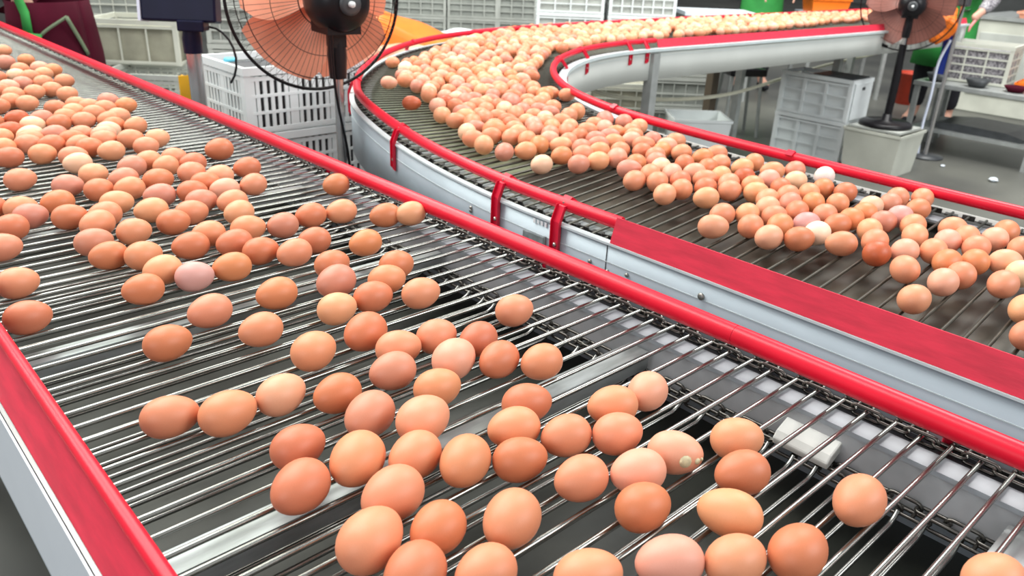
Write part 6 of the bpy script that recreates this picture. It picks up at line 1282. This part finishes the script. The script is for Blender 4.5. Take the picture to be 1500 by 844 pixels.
    for x, y, z in V:
        w = Vector((y * .098, z * .092, x / 1.29 * .118)); 
        if w.x > .035 and w.z < .055: w.x = .035
        vs.append(hc + Rh @ (w + Vector((-.012, 0, .032))))
    q.add(vs, F_, 0, True); q.build('hair', M_HAIR, t)
    fc = MB()
    fc.tube([hc + Rh @ Vector((.082, 0, .03)), hc + Rh @ Vector((.100, 0, -.004)), hc + Rh @ Vector((.088, 0, -.014))], [.008, .013, .010], 8); 
    for s in (-1, 1): fc.tube([hc + Rh @ Vector((0, s * .082, .02)), hc + Rh @ Vector((-.008, s * .094, .015)), hc + Rh @ Vector((0, s * .084, -.02))], [.012, .014, .008], 8)
    fc.build('nose_and_ears', M_SKIN, t)
    ey = MB()
    for s in (-1, 1): ey.lathe([(.0001, -.006), (.008, 0), (.0001, .006)], 10, hc + Rh @ Vector((.079, s * .031, .022)), M=Rh)
    ey.build('eyes', M_BLACK, t)
    MB().tube([hc + Rh @ Vector((.072, -.024, -.040)), hc + Rh @ Vector((.082, 0, -.042)), hc + Rh @ Vector((.072, .024, -.040))], .005, 6).build('mouth', M_PINK, t)
    return t, U, P
def wrap(rows, a0, a1, name, m, parent, n=22, th=.004):
    """cloth wrapped round the body; rows: (centre, rx, ry) from top to bottom, angles from the front"""
    vs = []
    for e in (0, th):
        for i, (c, rx, ry) in enumerate(rows):
            for k in range(n + 1):
                a = a0 + (a1 - a0) * k / n; w = 1 + .035 * math.sin(5 * a + i * .3) * (i / len(rows))
                vs.append(Vector(c) + Vector(((rx + e) * w * math.cos(a), (ry + e) * w * math.sin(a), 0)))
    L = len(rows); w = n + 1; N_ = L * w
    fs = [(i * w + k, i * w + k + 1, (i + 1) * w + k + 1, (i + 1) * w + k) for i in range(L - 1) for k in range(n)]
    edge = [k for k in range(w)] + [i * w + n for i in range(1, L)] + [(L - 1) * w + k for k in range(n - 1, -1, -1)] + [i * w for i in range(L - 2, 0, -1)]
    fs = fs + [tuple(N_ + q for q in reversed(f)) for f in fs] + [(edge[q], edge[(q + 1) % len(edge)], N_ + edge[(q + 1) % len(edge)], N_ + edge[q]) for q in range(len(edge))]
    q = MB(); q.add(vs, fs, 0, True); return q.build(name, m, parent)
def strip(pts, w, th, name, m, parent):
    """cloth strap along points with outward directions: (p, out)"""
    L = len(pts); vs = []
    for i, (p, o) in enumerate(pts):
        p = Vector(p); o = Vector(o).normalized(); tdir = (Vector(pts[min(i + 1, L - 1)][0]) - Vector(pts[max(i - 1, 0)][0])).normalized(); s = tdir.cross(o).normalized()
        for a, b in ((-1, 0), (1, 0), (1, 1), (-1, 1)): vs.append(p + s * a * w / 2 + o * b * th)
    fs = [(4 * i + k, 4 * i + (k + 1) % 4, 4 * i + 4 + (k + 1) % 4, 4 * i + 4 + k) for i in range(L - 1) for k in range(4)] + [(0, 1, 2, 3), (4 * L - 1, 4 * L - 2, 4 * L - 3, 4 * L - 4)]
    q = MB(); q.add(vs, fs, 0, True); return q.build(name, m, parent)
t, U, P = person('worker in maroon clothes with green apron straps, leaning over the far rail at the left', (0.975, 3.99, FLOOR), 2.2, .55, ((.14, .30, .90), (.33, -.02, .92)), M_MAROON, (M_SLEEVE, None), M_MAROON)
def around(a, z, r=1.0): return ((-.168 * r * math.sin(a), .206 * r * math.cos(a), z), (-math.sin(a), math.cos(a), 0))
strip([around(.30, .765, 1.02), around(.28, .86, .97), (U(-.035, .155, .10), (-.2, 1, 0)), (U(-.03, .165, .22), (-.2, 1, 0)), (U(-.03, .172, .36), (-.2, 1, 0)), (U(-.05, .15, .50), (-.5, .6, .4))], .036, .005, 'apron_strap', M_GREEN, t)
strip([around(-.30 + .85 * i / 10, .775 - .02 * i / 10, 1.03) for i in range(11)], .050, .005, 'apron_belt', M_GREEN, t)
strip([around(.52 + .6 * i / 8, .77 + .075 * (i / 8) ** .8, 1.01) for i in range(9)], .012, .004, 'apron_tie', M_GREENTIE, t)
strip([around(1.10 + .35 * i / 8, .845 - .16 * (i / 8), 1.03) for i in range(9)], .016, .004, 'apron_tie', M_GREENTIE, t)
wrap([((0, 0, .90), .142, .175), ((0, 0, .80), .152, .188), ((0, 0, .68), .162, .200), ((.01, 0, .52), .172, .212)], -math.pi, math.pi, 'skirt', M_MAROON, t, 36)
t, U, P = person('worker in maroon top and green apron standing behind the far rail', (6.78, 4.08, FLOOR), -2.3, .30, ((.36, .16, .86), (.38, -.14, .86)), M_MAROON, (M_MAROON, M_SKIN), M_DARKCLOTH)
wrap([(U(.01, 0, .40), .142, .13), (U(.01, 0, .25), .145, .168), (U(.0, 0, .08), .145, .175), ((.01, 0, .82), .160, .190), ((.02, 0, .66), .168, .20), ((.03, 0, .46), .175, .21)], -1.25, 1.25, 'apron', M_GREEN, t)
t, U, P = person('worker in green apron and speckled sleeves behind the low steel table', (6.62, 2.36, FLOOR), 3.3, .42, ((.42, .20, .82), (.46, -.12, .84)), M_SLEEVE, (M_SLEEVE, M_PINK), M_DARKCLOTH)
wrap([(U(.01, 0, .40), .142, .13), (U(.01, 0, .25), .145, .168), (U(.0, 0, .08), .145, .175), ((.01, 0, .82), .160, .190), ((.02, 0, .66), .168, .20), ((.03, 0, .46), .175, .21)], -1.25, 1.25, 'apron', M_GREEN, t)
